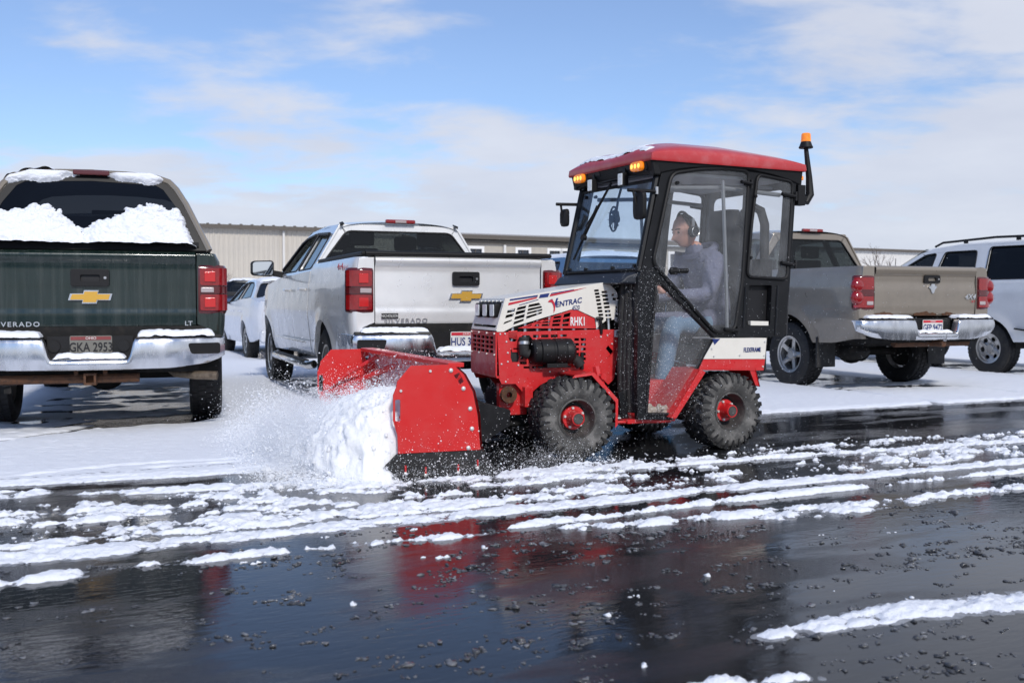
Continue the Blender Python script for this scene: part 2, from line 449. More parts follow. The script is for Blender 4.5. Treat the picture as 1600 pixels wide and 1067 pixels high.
def asphalt_material():
    m = bpy.data.materials.new('wet_asphalt'); m.use_nodes = True
    nt = m.node_tree; N, L = nt.nodes, nt.links; b = N['Principled BSDF']
    tc = N.new('ShaderNodeTexCoord')
    def mp(scale):
        k = N.new('ShaderNodeMapping'); k.inputs['Scale'].default_value = scale; L.new(tc.outputs['Object'], k.inputs[0]); return k.outputs[0]
    def nz(vec, scale, detail=5, rough=0.6, dist=0.0):
        n = N.new('ShaderNodeTexNoise'); n.inputs['Scale'].default_value = scale; n.inputs['Detail'].default_value = detail
        n.inputs['Roughness'].default_value = rough; n.inputs['Distortion'].default_value = dist; L.new(vec, n.inputs['Vector']); return n.outputs['Fac']
    def mr(v, a, b_, c, d):
        k = N.new('ShaderNodeMapRange'); k.interpolation_type = 'SMOOTHSTEP'
        for i, q in zip(('From Min', 'From Max', 'To Min', 'To Max'), (a, b_, c, d)): k.inputs[i].default_value = q
        L.new(v, k.inputs['Value']); return k.outputs[0]
    streak = mp((0.35, 5.0, 1))
    film = mr(nz(streak, 1.6, 7, 0.7), 0.52, 0.80, 0.0, 0.30)           # thin slush film dragged along the lane
    grain = nz(mp((1, 1, 1)), 220, 3, 0.7)
    col = N.new('ShaderNodeMixRGB'); col.inputs[1].default_value = (0.007, 0.0075, 0.009, 1); col.inputs[2].default_value = (0.024, 0.025, 0.028, 1); L.new(grain, col.inputs[0])
    c2 = N.new('ShaderNodeMixRGB'); c2.inputs[2].default_value = (0.11, 0.115, 0.125, 1); L.new(film, c2.inputs[0]); L.new(col.outputs[0], c2.inputs[1])
    L.new(c2.outputs[0], b.inputs['Base Color'])
    pud = nz(mp((0.7, 2.2, 1)), 0.9, 5, 0.6)
    ra = N.new('ShaderNodeMath'); ra.operation = 'MULTIPLY_ADD'; ra.inputs[1].default_value = 0.5; L.new(film, ra.inputs[0]); L.new(mr(pud, 0.32, 0.52, 0.12, 0.02), ra.inputs[2]); L.new(ra.outputs[0], b.inputs['Roughness'])
    b.inputs['IOR'].default_value = 1.36
    b.inputs['Specular IOR Level'].default_value = 0.5
    rip = nz(mp((0.7, 1.9, 1)), 17, 3, 0.55, 0.8)
    lump = nz(mp((1, 1, 1)), 115, 4, 0.75)
    b1 = N.new('ShaderNodeBump'); b1.inputs['Strength'].default_value = 0.13; b1.inputs['Distance'].default_value = 0.006; L.new(rip, b1.inputs['Height'])
    b2 = N.new('ShaderNodeBump'); b2.inputs['Distance'].default_value = 0.003
    L.new(mr(pud, 0.36, 0.54, 0.45, 0.03), b2.inputs['Strength'])
    L.new(lump, b2.inputs['Height']); L.new(b1.outputs[0], b2.inputs['Normal']); L.new(b2.outputs[0], b.inputs['Normal'])
    return m
M_asphalt = asphalt_material()
g = MB().add([(-600, -200, 0), (600, -200, 0), (600, 900, 0), (-600, 900, 0)], [(0, 1, 2, 3)]).build('parking_lot_ground', M_asphalt)
g.rotation_euler = (0, 0, R(LANE)); tag(g, kind='structure')

def band(v, c, w):
    return np.exp(-((v - c) / w) ** 2)
def path(u, pts):
    return np.interp(u, [p[0] for p in pts], [p[1] for p in pts])
def between(u, a, b, soft=0.25):
    return sstep(a - soft, a + soft, u) * (1 - sstep(b - soft, b + soft, u))
def snow_height(u, v, film=0.0):
    n1 = fbm(u * 1.1 + 3, v * 3.2, 4) - 0.5
    n2 = fbm(u * 5.0, v * 9.0 + 40, 4, 0.55) - 0.5
    n3 = fbm(u * 15 + 9, v * 22 + 4, 4, .6) - 0.5
    n4 = fbm(u * 48 + 2, v * 62 + 8, 3, .6) - 0.5
    n2 = n2 + .62 * n3 + .30 * n4
    wob = 0.06 * (fbm(u * 0.9 + 60, v * 0 + 3.3, 3) - 0.5)
    vv = v + wob
    m = np.full_like(u, -1.0)
    def put(x): np.maximum(m, x, out=m)
    def line(c, w, thr, a2, a1, gate=1.0):
        b = band(vv, c, w) * gate; put(b * (1 + a2 * n2 + a1 * n1) - thr)
    # main windrow left by the plow on an earlier pass
    line(path(u, [(-3, 4.47), (.8, 4.47), (2.1, 4.5), (3.7, 4.51), (5.8, 4.44), (11, 4.3)]), np.interp(u, [-1, 2, 5], [.11, .088, .07]), .42, 2.0, .7)
    # strip along the fresh lane
    line(path(u, [(-3, 6.15), (-.2, 5.95), (.3, 5.8), (1.4, 5.62), (1.9, 5.5), (2.5, 5.37), (4.6, 5.26), (6.6, 5.1), (11, 4.9)]), .075, .46, 2.4, 1.1, between(u, .15, 20) * np.interp(u, [4.0, 6.0, 12], [1, .72, .62]))
    line(5.98, .12, .48, 2.4, 1.6, between(u, -5, -.02, .1))
    # broken plates between the two ridges
    area = between(v, 4.60, 5.66, .10)
    cov = path(u, [(-3, -.06), (0, -.08), (.9, .0), (1.3, .06), (2.4, .04), (3.0, -.06), (3.6, -.3), (6, -.36), (11, -.5)])
    put(area * (1.0 + cov + 2.9 * n2 + 1.7 * n1) - 1.14)
    # thin broken lines on the near side of the windrow
    line(4.11 + .03 * np.sin(u * 2.3), .05, .60, 3.0, 1.2, between(u, -.3, 1.75, .2))
    line(path(u, [(1.9, 4.16), (2.7, 4.2), (4.4, 4.23), (5.4, 4.19), (11, 4.1)]), .045, .54, 3.0, 1.0, between(u, 1.9, 20, .15))
    line(path(u, [(2.1, 4.03), (3.1, 3.9), (4.5, 3.85), (6, 3.8)]), .065, .68, 3.6, 1.2, between(u, 2.1, 3.6, .2))
    line(3.74 + .02 * u, .10, .80, 3.4, 1.6, between(u, 3.0, 7, .3))
    # thick strip at the lower right and crumbs below it
    b = band(v, path(u, [(2.0, 2.45), (2.6, 2.46), (3.1, 2.35), (5, 2.1)]), np.interp(u, [1.95, 2.4, 3.0], [.035, .065, .10])) * sstep(1.90, 2.15, u)
    put(b * (1 + 1.9 * n2 + .6 * n1) - .36)
    b = band(v, 2.19 - .35 * (u - 1.7), .035) * between(u, 1.55, 1.95, .06)
    put(b * (1 + 3.0 * n2) - .55)
    # unplowed snow on the parking rows
    edge = path(u, [(-8, 6.5), (-.3, 6.27), (.4, 6.18), (1.3, 6.12), (1.75, 6.12), (1.95, 7.25), (2.4, 7.36), (6, 7.36), (9.4, 7.29), (30, 7.2)])
    lot = np.clip((v - edge) / .10, -3, 1.3) - .1 + .7 * n2 + .5 * n1
    lot = np.where(v > edge + .25, np.maximum(lot, .75 + 1.1 * n1 + .7 * n2), lot)
    # scrapes and wheel tracks in it
    x, y = uv_world(u, v)
    tr = band(v, 6.62 + .10 * (u - .5) + .05 * np.sin(u * 4), .035) * between(u, -.3, 1.25, .2) + .9 * band(v, 6.45 + .05 * u, .03) * between(u, .5, 1.2, .1)
    lot = lot - tr * (1.10 + 2.2 * n2)
    for key, ((ox, oy), hd, ln, hw) in VEH.items():
        f = (math.cos(R(hd)), math.sin(R(hd)))
        lx = (x - ox) * f[0] + (y - oy) * f[1]; ly = -(x - ox) * f[1] + (y - oy) * f[0]
        inside = between(lx, .25, ln - .3, .35) * between(ly, -hw + .12, hw - .12, .22)
        lot = lot - inside * ((1.2 if key == 'green' else 1.35) + 2.4 * n1 + 1.6 * n2)
        if key == 'green':     # tyre sweeps behind and under the pickup
            arc = np.interp(ly, [-1.0, -.4, 0, .62, 1.3, 2.2], [1.0, .78, .5, -.19, -.8, -1.5])
            sw = band(lx - arc, 0, .13) + .8 * band(lx - arc - .42, 0, .10) + .55 * band(lx - arc + .20, 0, .05)
            lot = lot - sw * between(ly, -.98, 3, .12) * (1.75 + 2.6 * n1 + 2.2 * n2)
        if key in ('ram', 'silver', 'suv'):
            for wy in (.82, -.82):
                lot = lot - band(ly + .06 * (lx - 1.2) - wy, 0, .06) * between(lx, -2.6, 1.4, .5) * (1.15 + 2.4 * n1 + 1.8 * n2)
    put(lot)
    if film: return .0045 * np.tanh((m + film) * 4) + .003 * n4
    h = .010 * np.tanh(np.clip(m, -.8, 3) * 6) + .017 * np.clip(m - .12, 0, .9)
    return h + np.where(m > 0, np.minimum(m * 2, .6) * (.014 * n3 + .016 * n4), 0)
def snow_sheet(name, us, vs_, dz=0.0, film=0.0, material=None):
    U, V = np.meshgrid(us, vs_, indexing='ij')
    H = snow_height(U.ravel(), V.ravel(), film).reshape(U.shape) + dz
    nu, nv = U.shape
    idx = np.arange(nu * nv).reshape(nu, nv)
    keep = np.maximum.reduce([H[:-1, :-1], H[1:, :-1], H[1:, 1:], H[:-1, 1:]]) > 0.0005
    F = np.stack([idx[:-1, :-1], idx[1:, :-1], idx[1:, 1:], idx[:-1, 1:]], -1)[keep]
    P = np.stack([U.ravel(), V.ravel(), np.maximum(H.ravel(), -.012)], -1)
    used = np.unique(F); re = np.zeros(nu * nv, int); re[used] = np.arange(len(used))
    o = raw(name, P[used], re[F], material or M_snow)
    o.rotation_euler = (0, 0, R(LANE))
    return o
near_snow = snow_sheet('snow_cover', np.arange(-2.6, 11.0, .0135), np.arange(1.7, 6.4, .0095))
tag(snow_sheet('slush_film', np.arange(-2.6, 11.0, .02), np.arange(1.7, 7.5, .015), 0, .13, M_film), 'grey melting slush along the edges of the snow ridges', 'slush', kind='stuff')
tag(near_snow, 'thin broken snow ridges and plates on the wet lane', 'snow', kind='structure')
tag(snow_sheet('snow_cover', np.arange(-4.5, 13.0, .024), np.arange(6.4, 8.8, .017)), 'flat snow along the far edge of the plowed lane', 'snow', kind='structure')
mid_snow = snow_sheet('snow_cover', np.arange(-10, 26, .07), np.arange(8.783, 24, .05))
tag(mid_snow, 'snow lying between and under the parked vehicles', 'snow', kind='structure')
vf = 24 * 1.02 ** np.arange(0, 110)
far_snow = snow_sheet('snow_cover', np.linspace(-140, 220, 500), vf)
tag(far_snow, 'snow on the far side of the parking lot', 'snow', kind='structure')

# loose slush and snow crumbs on the wet lane
def lump_cloud(name, centers, sizes, material, flat=0.55, sub=1, z0=0.2):
    bm = bmesh.new(); bmesh.ops.create_icosphere(bm, subdivisions=sub, radius=1.0)
    bm.verts.ensure_lookup_table()
    base = np.array([v.co[:] for v in bm.verts]); tri = np.array([[v.index for v in f.verts] for f in bm.faces]); bm.free()
    vars_ = []
    for k in range(8):
        n = np.array([max(.25, 1 + .85 * mnoise.noise(Vector(p) * 1.6 + Vector((k * 5.1, .37, 0))) + .75 * mnoise.noise(Vector(p) * 3.7 + Vector((.21, k * 3.3, 0)))) for p in base])
        vars_.append(base * n[:, None])
    N = len(centers); V = np.zeros((N, len(base), 3)); a = rng.uniform(0, 6.28, N); st = rng.uniform(.7, 1.5, N)
    for i in range(N):
        b = vars_[i % 8] * (sizes[i] * st[i], sizes[i] / st[i], sizes[i] * flat)
        c, s_ = math.cos(a[i]), math.sin(a[i])
        V[i, :, 0] = b[:, 0] * c - b[:, 1] * s_ + centers[i, 0]; V[i, :, 1] = b[:, 0] * s_ + b[:, 1] * c + centers[i, 1]
        V[i, :, 2] = b[:, 2] + centers[i, 2] + sizes[i] * flat * z0
    F = (tri[None] + (np.arange(N) * len(base))[:, None, None]).reshape(-1, 3)
    return raw(name, V.reshape(-1, 3), F, material)
def scatter(n, u0, u1, v0, v1, thr, seed):
    r = np.random.default_rng(seed); u = r.uniform(u0, u1, n * 6); v = r.uniform(v0, v1, n * 6)
    d = .6 * fbm(u * .9 + seed, v * 3.0, 4) + .4 * fbm(u * 5 + seed, v * 9, 3); ok = d + r.uniform(-.05, .05, len(u)) > thr
    u, v = u[ok][:n], v[ok][:n]; return u, v
def clumps(u, v, k, su, sv, seed):      # each crumb breaks into a ragged little group drawn out along the lane
    r = np.random.default_rng(seed); n = r.integers(1, k, len(u)); uu = np.repeat(u, n); vv_ = np.repeat(v, n)
    return uu + r.normal(0, su, len(uu)), vv_ + r.normal(0, sv, len(uu))
u1_, v1_ = clumps(*scatter(1500, -1.5, 6.5, 1.55, 4.4, .53, 5), 9, .022, .010, 3)
u2_, v2_ = clumps(*scatter(600, -1.5, 9, 4.0, 5.6, .5, 6), 7, .025, .012, 4)
u3_, v3_ = clumps(*scatter(300, .5, 4.5, 1.5, 3.2, .46, 8), 9, .02, .009, 5)
U_ = np.concatenate([u1_, u2_, u3_]); V_ = np.concatenate([v1_, v2_, v3_])
ss = np.minimum(np.exp(rng.normal(math.log(.0052), .5, len(U_))), .018)
sl = lump_cloud('slush_crumbs', np.stack([U_, V_, 0 * U_], -1), ss, M_slush, .45)
sl.rotation_euler = (0, 0, R(LANE)); tag(sl, 'dark wet slush crumbs scattered over the glossy asphalt', 'slush', kind='stuff')
u4_, v4_ = clumps(*scatter(40, -1.5, 7, 1.6, 4.5, .58, 15), 6, .014, .008, 9)
u5_, v5_ = scatter(420, -1.2, 6, 4.5, 5.8, .45, 16)
U_ = np.concatenate([u4_, u5_]); V_ = np.concatenate([v4_, v5_])
ss = np.minimum(np.exp(rng.normal(math.log(.0062), .55, len(U_))), .020)
sl = lump_cloud('snow_crumbs', np.stack([U_, V_, 0 * U_], -1), ss, M_snow, .6)
sl.rotation_euler = (0, 0, R(LANE)); tag(sl, 'small white snow crumbs on the wet asphalt', 'snow', kind='stuff')

# ------------------------------------------------------------------ buildings at the back of the lot
M_metalwall = mat('beige_metal_wall', (0.50, 0.46, 0.40), 0.55, var=(0.6, 0.3, (0.40, 0.38, 0.35)))
M_trim = mat('brown_trim', (0.10, 0.085, 0.07), 0.6)
M_roofsheet = mat('roof_sheet', (0.30, 0.30, 0.31), 0.5)
M_blockwall = mat('grey_block', (0.40, 0.365, 0.31), 0.85, var=(3, 0.4, (0.27, 0.25, 0.23)))
M_winwhite = mat('window_trim', (0.72, 0.71, 0.69), 0.6)
M_pane = mat('window_pane', (0.03, 0.035, 0.045), 0.08, spec=0.8)
M_palewall = mat('pale_wall', (0.60, 0.585, 0.56), 0.7)
BX, BY, BH = -21.0, 63.0, 27.5     # corner of the left building and the heading of its long wall
def corrugated(mb, x0, x1, z0, z1, pitch=.32, depth=.045):
    n = int((x1 - x0) / pitch); top = []; bot = []
    for i in range(n):
        a = x0 + i * pitch
        for q, d in ((0, 0), (.55, 0), (.68, -depth), (.87, -depth)):
            top.append((a + q * pitch, d, z1)); bot.append((a + q * pitch, d, z0))
    k = len(top); mb.add(bot + top, [(i, i + 1, k + i + 1, k + i) for i in range(k - 1)])
def building_base(name, x0, x1, h, label, wall):
    t = thing(name, (BX, BY), BH, label, 'building')
    return t
wh = thing('metal_warehouse', (BX, BY), BH, 'long beige corrugated metal warehouse with brown roof edge', 'building')
mb = MB(); corrugated(mb, -9.0, 15.0, 0, 5.75); mb.build('wall', M_metalwall, wh, sharp=20)
MB().box((3, 7, 2.8), (24, 13.8, 5.6)).build('rear_shell', M_metalwall, wh)
MB().hexa([(-9.3, -.35, 5.75), (15, -.35, 5.75), (15, 7, 6.25), (-9.3, 7, 6.25), (-9.3, -.35, 5.85), (15, -.35, 5.85), (15, 7, 6.4), (-9.3, 7, 6.4)]).build('roof', M_roofsheet, wh)
MB().box((2.85, -.40, 5.80), (24.3, .10, .26)).build('roof_trim', M_trim, wh)
for xx in (-3.2, 6.6, 12.6):
    MB().box((xx, -.16, 2.85), (.13, .13, 5.6)).build('downspout', M_palewall, wh)
rib = MB().box((0, 0, 0), (.14, .2, .06)).mesh('roof_rib', M_trim)
for i in range(34):
    o = bpy.data.objects.new('roof_rib', rib); COL.objects.link(o); o.parent = wh; o.location = (-8.8 + i * .7, -.36, 5.96)
bl = thing('block_building', (BX, BY), BH, 'low grey block office with white framed windows under a dark eave', 'building')
holes = []
WX = [16.8, 20.2, 24.1, 26.8, 27.95, 31.5, 35.0, 38.0]
for x in WX:
    holes.append(rect(x, 3.45, x + 1.0, 4.85))
MB().plate(rect(15.05, 0, 40, 5.45), holes, .3, lambda a, b, c: (a, .15 + c, b)).build('wall', M_blockwall, bl)
MB().box((27.5, 7, 2.6), (24.8, 13, 5.2)).build('rear_shell', M_under, bl)
for x in WX:
    w = MB().plate(rect(x - .16, 3.25, x + 1.16, 5.02), [rect(x + .03, 3.5, x + .97, 4.82)], .10, lambda a, b, c: (a, -.03 + c, b)).build('window', M_winwhite, bl)
    MB().box((x + .5, .10, 4.15), (.98, .03, 1.36)).build('pane', M_pane, w)
    MB().box((x + .5, .05, 4.15), (.05, .05, 1.36)).build('mullion', M_trim, w)
MB().box((27.55, -.10, 5.27), (24.9, .22, .12)).build('soffit_band', M_trim, bl)
MB().box((27.55, -.28, 5.66), (25.0, .55, .30)).build('fascia', M_trim, bl)
MB().box((27.55, 6.5, 5.86), (25.0, 14, .10)).build('roof', M_roofsheet, bl)
MB().box((23.0, -.12, 2.6), (.18, .16, 5.1)).build('downspout', M_palewall, bl)
MB().box((28.6, -.12, 2.6), (.18, .16, 5.1)).build('downspout', M_palewall, bl)
sg = thing('low_shed', (BX, BY), BH, 'pale low shed behind the champagne pickup', 'building')
mb = MB(); corrugated(mb, 44, 78, 0, 5.6, .5); mb.build('wall', M_palewall, sg, sharp=20)
MB().box((61, 6.5, 2.7), (33.8, 12, 5.3)).build('rear_shell', M_palewall, sg)
MB().box((61, -.15, 5.68), (34.4, .4, .22)).build('roof_trim', M_trim, sg)
MB().box((61, 6.3, 5.75), (34.4, 12.6, .12)).build('roof', M_roofsheet, sg)

# ------------------------------------------------------------------ bare trees
M_bark = mat('bare_bark', (0.16, 0.125, 0.10), 0.9)
def bare_tree(name, loc, h, label, seed, spread=0.5):
    rd = random.Random(seed)
    t = thing(name, loc, 0, label, 'tree', 'bare trees behind the parking lot')
    trunk, crown = MB(), MB()
    def grow(p, d, ln, r, depth, mb):
        q = p + d * ln
        mid = p + d * ln * .5 + Vector((rd.uniform(-1, 1), rd.uniform(-1, 1), 0)) * ln * .06
        mb.tube([p, mid, q], [r, r * .85, r * .65], 5 if depth < 2 else 3)
        if depth >= 5: return
        for k in range(3 if depth < 4 else 2):
            nd = (d + Vector((rd.uniform(-1, 1), rd.uniform(-1, 1), rd.uniform(-.15, .6))) * spread).normalized()
            grow(p + d * ln * rd.uniform(.55, 1), nd, ln * rd.uniform(.55, .8), r * .58, depth + 1, crown)
    grow(Vector((0, 0, -.05)), Vector((0, 0, 1)), h * .3, h * .018, 0, trunk)
    trunk.build('trunk', M_bark, t); crown.build('crown', M_bark, t, merge=False)
    return t
bare_tree('bare_tree', (22.5, 60.0), 6.0, 'bare brown tree behind the champagne pickup, before the pale shed', 3, .7)
bare_tree('bare_tree', (-18.3, 60.0), 5.0, 'small bare tree against the metal warehouse above the white sedan', 9, .7)
bare_tree('bare_tree', (-19.6, 61.5), 6.0, 'tall bare tree beside the tan truck cap, at the end of the warehouse', 12, .5)
# ------------------------------------------------------------------ parked vehicles (local x forward from the tail, y left, z up)
def tyre_mesh(r, w, rim, n=44, blocks=True, lug=0.009, deep=1):
    mb = MB(); h = w / 2
    mb.lathe([(rim - .01, -h * .72), (rim + .012, -h * .86), (rim + (r - rim) * .45, -h), (r - .045, -h * .97), (r - .014, -h * .84), (r - lug, -h * .6), (r - lug, h * .6),
              (r - .014, h * .84), (r - .045, h * .97), (rim + (r - rim) * .45, h), (rim + .012, h * .86), (rim - .01, h * .72)], n=n)
    if blocks:
        k = int(2 * math.pi * r / .055)
        for row, (a, b) in enumerate(((-.86, -.50), (-.44, -.04), (.04, .44), (.50, .86))):
            for i in range(k):
                t0 = 2 * math.pi * (i + .5 * (row % 2)) / k; dt = 2 * math.pi / k * .36
                rr0 = r - lug - .006; rr1 = r - (.006 if row in (0, 3) else 0)
                p = []
                for q in (rr0, rr1):
                    for (tt, yy) in ((t0 - dt, a), (t0 + dt, a + .03), (t0 + dt * 1.2, b), (t0 - dt * .8, b - .03)):
                        p.append((q * math.cos(tt), yy * h, q * math.sin(tt)))
                mb.hexa(p)
    return mb
def rim_mesh(rim, w, style, side):
    """face towards +y (side=1) or -y"""
    mb = MB(); h = w / 2; s = side
    mb.lathe([(rim, -h * .75 * s), (rim - .012, -h * .6 * s), (rim - .03, 0), (rim - .014, h * .55 * s), (rim + .006, h * .80 * s), (rim + .004, h * .84 * s), (rim - .016, h * .78 * s)], n=36)
    R1 = rim - .012
    dish = lambda a, b, c: (a, s * (h * .62 - .05 * max(0, (1 - math.hypot(a, b) / R1)) ** .7 + .03 * math.exp(-(math.hypot(a, b) / .06) ** 2)) + c, b)
    if style == 'six':
        holes = []
        for i in range(6):
            t = 2 * math.pi * i / 6 + .3
            holes.append([(R1 * .68 * math.cos(t) + R1 * (.15 * math.cos(q) * math.cos(t) - .20 * math.sin(q) * math.sin(t)), R1 * .68 * math.sin(t) + R1 * (.15 * math.cos(q) * math.sin(t) + .20 * math.sin(q) * math.cos(t))) for q in [2 * math.pi * k / 10 for k in range(10)]])
        mb.plate(circle(0, 0, R1, 36), holes, .012, dish)
    else:
        nsp = {'five': 5, 'twin': 10}[style]
        holes = []
        for i in range(nsp):
            t0 = 2 * math.pi * i / nsp + .2; dt = math.pi / nsp
            k_in, k_out = (.62, .78) if style == 'five' else (.55, .72)
            holes.append([(R1 * rr * math.cos(t0 + d * dt), R1 * rr * math.sin(t0 + d * dt)) for rr, d in ((.36, -.30), (.90, -k_out), (.94, 0), (.90, k_out), (.36, .30))])
        mb.plate(circle(0, 0, R1, 40), holes, .02, dish)
    mb.lathe([(.001, s * h * .66), (rim * .24, s * h * .66), (rim * .27, s * h * .58), (rim * .27, 0)], n=18)
    for i in range(6):
        t = 2 * math.pi * i / 6; a, b = rim * .36 * math.cos(t), rim * .36 * math.sin(t)
        mb.cyl((a, s * h * .42, b), (a, s * h * .60, b), .011, n=6)
    return mb
WCACHE = {}
def wheel(root, x, y, r, w, rim, style='six', rimmat=None, blocks=True):
    side = 1 if y > 0 else -1; key = (r, w, rim, style, side, blocks, rimmat.name if rimmat else '')
    if key not in WCACHE:
        WCACHE[key] = (tyre_mesh(r, w, rim, blocks=blocks).mesh('tyre', M_rubber, 30), rim_mesh(rim, w, style, side).mesh('rim', rimmat or M_alu, 30),
                       MB().lathe([(.001, 0), (rim * .8, 0), (rim * .8, -side * .05), (.001, -side * .05)], n=24).mesh('brake_disc', M_under, 30))
    e = bpy.data.objects.new('wheel', None); COL.objects.link(e); e.parent = root; e.location = (x, y, r - .012); e.empty_display_size = .1
    e.rotation_euler = (0, random.uniform(0, 6), 0)
    for nm, me in zip(('tyre', 'rim', 'brake_disc'), WCACHE[key]):
        o = bpy.data.objects.new(nm, me); COL.objects.link(o); o.parent = e
    return e

def make_skin(sp, x0, x1, side, lip=True):
    """body side between two stations, with wheel arches"""
    xs = set(np.linspace(x0, x1, max(4, int((x1 - x0) / .09))).tolist())
    for xw, ra in sp['arches']:
        for q in np.linspace(-1, 1, 25):
            a = xw + ra * math.sin(q * math.pi / 2)
            if x0 < a < x1: xs.add(a)
        for a in (xw - ra - .012, xw + ra + .012):
            if x0 < a < x1: xs.add(a)
    if x0 < .12:
        for a in (.015, .03, .05, .08): xs.add(a)
    xs = sorted(xs); zc = sp['axle_z']
    def zlo(x):
        z = sp['sill'](x)
        for xw, ra in sp['arches']:
            if abs(x - xw) < ra: z = max(z, zc + math.sqrt(ra * ra - (x - xw) ** 2))
        return z
    def yy(x, z):
        y = sinterp(sp['hw'], z) * interp(sp['plan'], x)
        for xw, ra in sp['arches']:
            d = math.hypot(x - xw, z - zc) - ra
            y += sp.get('flare', .022) * math.exp(-(max(d, 0) / .07) ** 2)
        return y
    rows = [i / 13 for i in range(14)]
    mb = MB(); vs_ = []; n = len(rows) + 2
    for x in xs:
        lo, hi = zlo(x), sp['top'](x)
        vs_.append((x, side * (yy(x, lo) - .05), lo + .004))
        for t in rows:
            z = lo + (hi - lo) * t; vs_.append((x, side * yy(x, z), z))
        vs_.append((x, side * (yy(x, hi) - .06), hi + .002))
    fs = [(i * n + j, (i + 1) * n + j, (i + 1) * n + j + 1, i * n + j + 1) for i in range(len(xs) - 1) for j in range(n - 1)]
    # close the two ends inwards so that panel gaps have depth
    mb.add(vs_, fs)
    for i in (0, len(xs) - 1):
        col = [vs_[i * n + j] for j in range(n)]
        mb.add(col + [(p[0], p[1] - side * .05, p[2]) for p in col], [(j, j + 1, n + j + 1, n + j) for j in range(n - 1)])
    return mb
def greenhouse(root, sp, paint, gl):
    zb, zt, yb, yt = sp['gz0'], sp['gz1'], sp['gy0'], sp['gy1']
    ymap = lambda z: yb + (yt - yb) * min(1.15, max(-.2, (z - zb) / (zt - zb)))
    for side in (1, -1):
        fn = lambda a, b, c: (a, side * (ymap(b) - .012) + c, b)
        f = MB().plate(sp['gout'], [rpoly(w, .05, 3) for w in sp['gwin']], .028, fn).build('window_frame', paint, root, bevel=.006)
        for w in sp['gwin']:
            MB().plate(rpoly(w, .045, 3), (), .005, lambda a, b, c: (a, side * (ymap(b) - .022) + c, b)).build('side_window', gl, root)
            MB().ring([(a, side * (ymap(b) + .002), b) for a, b in rpoly(w, .05, 3)], .009, 5).build('window_seal', M_plastic, root)
    rl = sp['roofline']      # (x, z) from windscreen top to rear top
    x0, x1 = rl[0][0], rl[-1][0]
    def roof(a, b):
        x = x0 + (x1 - x0) * a; t = 2 * b - 1; z = sinterp(sorted(rl), x)
        return (x, t * (yt + .004), z + sp.get('crown', .05) * (1 - t ** 2) - .035 * abs(t) ** 8)
    MB().grid(roof, 16, 14).build('roof', paint, root)
    def patch(p0, p1, bulge, inset=0.0):     # p=(x, y, z) bottom / top on the left
        def fn(a, b):
            t = 2 * b - 1; x = p0[0] + (p1[0] - p0[0]) * a; z = p0[2] + (p1[2] - p0[2]) * a; y = p0[1] + (p1[1] - p0[1]) * a
            return (x + bulge * (1 - t * t), t * y, z)
        return fn
    if 'wscreen' in sp:
        MB().grid(patch(*sp['wscreen'], .12), 6, 12).build('windscreen', gl if sp.get('ws_dark') else G_tint, root)
    if 'rscreen' in sp:
        p0, p1 = sp['rscreen']; fw = sp.get('rframe', .07)
        out = [(p0[1], p0[2]), (p1[1], p1[2]), (-p1[1], p1[2]), (-p0[1], p0[2])]
        tx = lambda z: p0[0] + (p1[0] - p0[0]) * (z - p0[2]) / (p1[2] - p0[2])
        hole = rpoly([(p0[1] - fw * 1.1, p0[2] + fw * .8), (p1[1] - fw, p1[2] - fw), (-p1[1] + fw, p1[2] - fw), (-p0[1] + fw * 1.1, p0[2] + fw * .8)], .06, 4)
        MB().plate(out, [hole], .03, lambda a, b, c: (tx(b) + .02 + c, a, b)).build('rear_window_frame', paint, root, bevel=.008)
        MB().plate(hole, (), .005, lambda a, b, c: (tx(b) + .012 + c, a, b)).build('rear_window', sp.get('rglass', gl), root)
        MB().ring([(tx(b) + .004, a, b) for a, b in hole], .011, 5).build('window_seal', M_plastic, root)
def interior(root, x0, x1, z0, z1, hw, seats, mat_=None):
    MB().box(((x0 + x1) / 2, 0, z0 - .1), (x1 - x0, hw * 2, .2)).build('cabin_floor', M_cab_in, root)
    for sx in seats:
        for sy in (.38, -.38):
            mb = MB().hexa([(sx - .10, sy - .24, z0), (sx + .06, sy - .24, z0), (sx + .06, sy + .24, z0), (sx - .10, sy + .24, z0),
                            (sx - .22, sy - .19, z1 - .28), (sx - .10, sy - .19, z1 - .28), (sx - .10, sy + .19, z1 - .28), (sx - .22, sy + .19, z1 - .28)])
            mb.box((sx - .19, sy, z1 - .17), (.10, .27, .17))
            mb.build('seat', mat_ or M_cab_in, root, bevel=.03)
    MB().box((x1 - .12, 0, z0 + .12), (.3, hw * 1.9, .3)).build('dashboard', M_cab_in, root, bevel=.05)
def snow_on(name, pt, hf, na, nb, label, nrm=(0, 0, 1)):
    """snow lying on a surface: pt(a,b) world point, hf(A,B) thickness array"""
    A, B = np.meshgrid(np.linspace(0, 1, na), np.linspace(0, 1, nb), indexing='ij')
    H = hf(A, B); P = np.array([[pt(a, b) for a, b in zip(ra, rb)] for ra, rb in zip(A, B)])
    P = P + np.maximum(H, -.02)[..., None] * np.array(nrm)
    idx = np.arange(na * nb).reshape(na, nb)
    keep = np.maximum.reduce([H[:-1, :-1], H[1:, :-1], H[1:, 1:], H[:-1, 1:]]) > .001
    F = np.stack([idx[:-1, :-1], idx[1:, :-1], idx[1:, 1:], idx[:-1, 1:]], -1)[keep]
    used = np.unique(F); re = np.zeros(na * nb, int); re[used] = np.arange(len(used))
    o = raw(name, P.reshape(-1, 3)[used], re[F], M_snow)
    return tag(o, label, 'snow', kind='stuff')
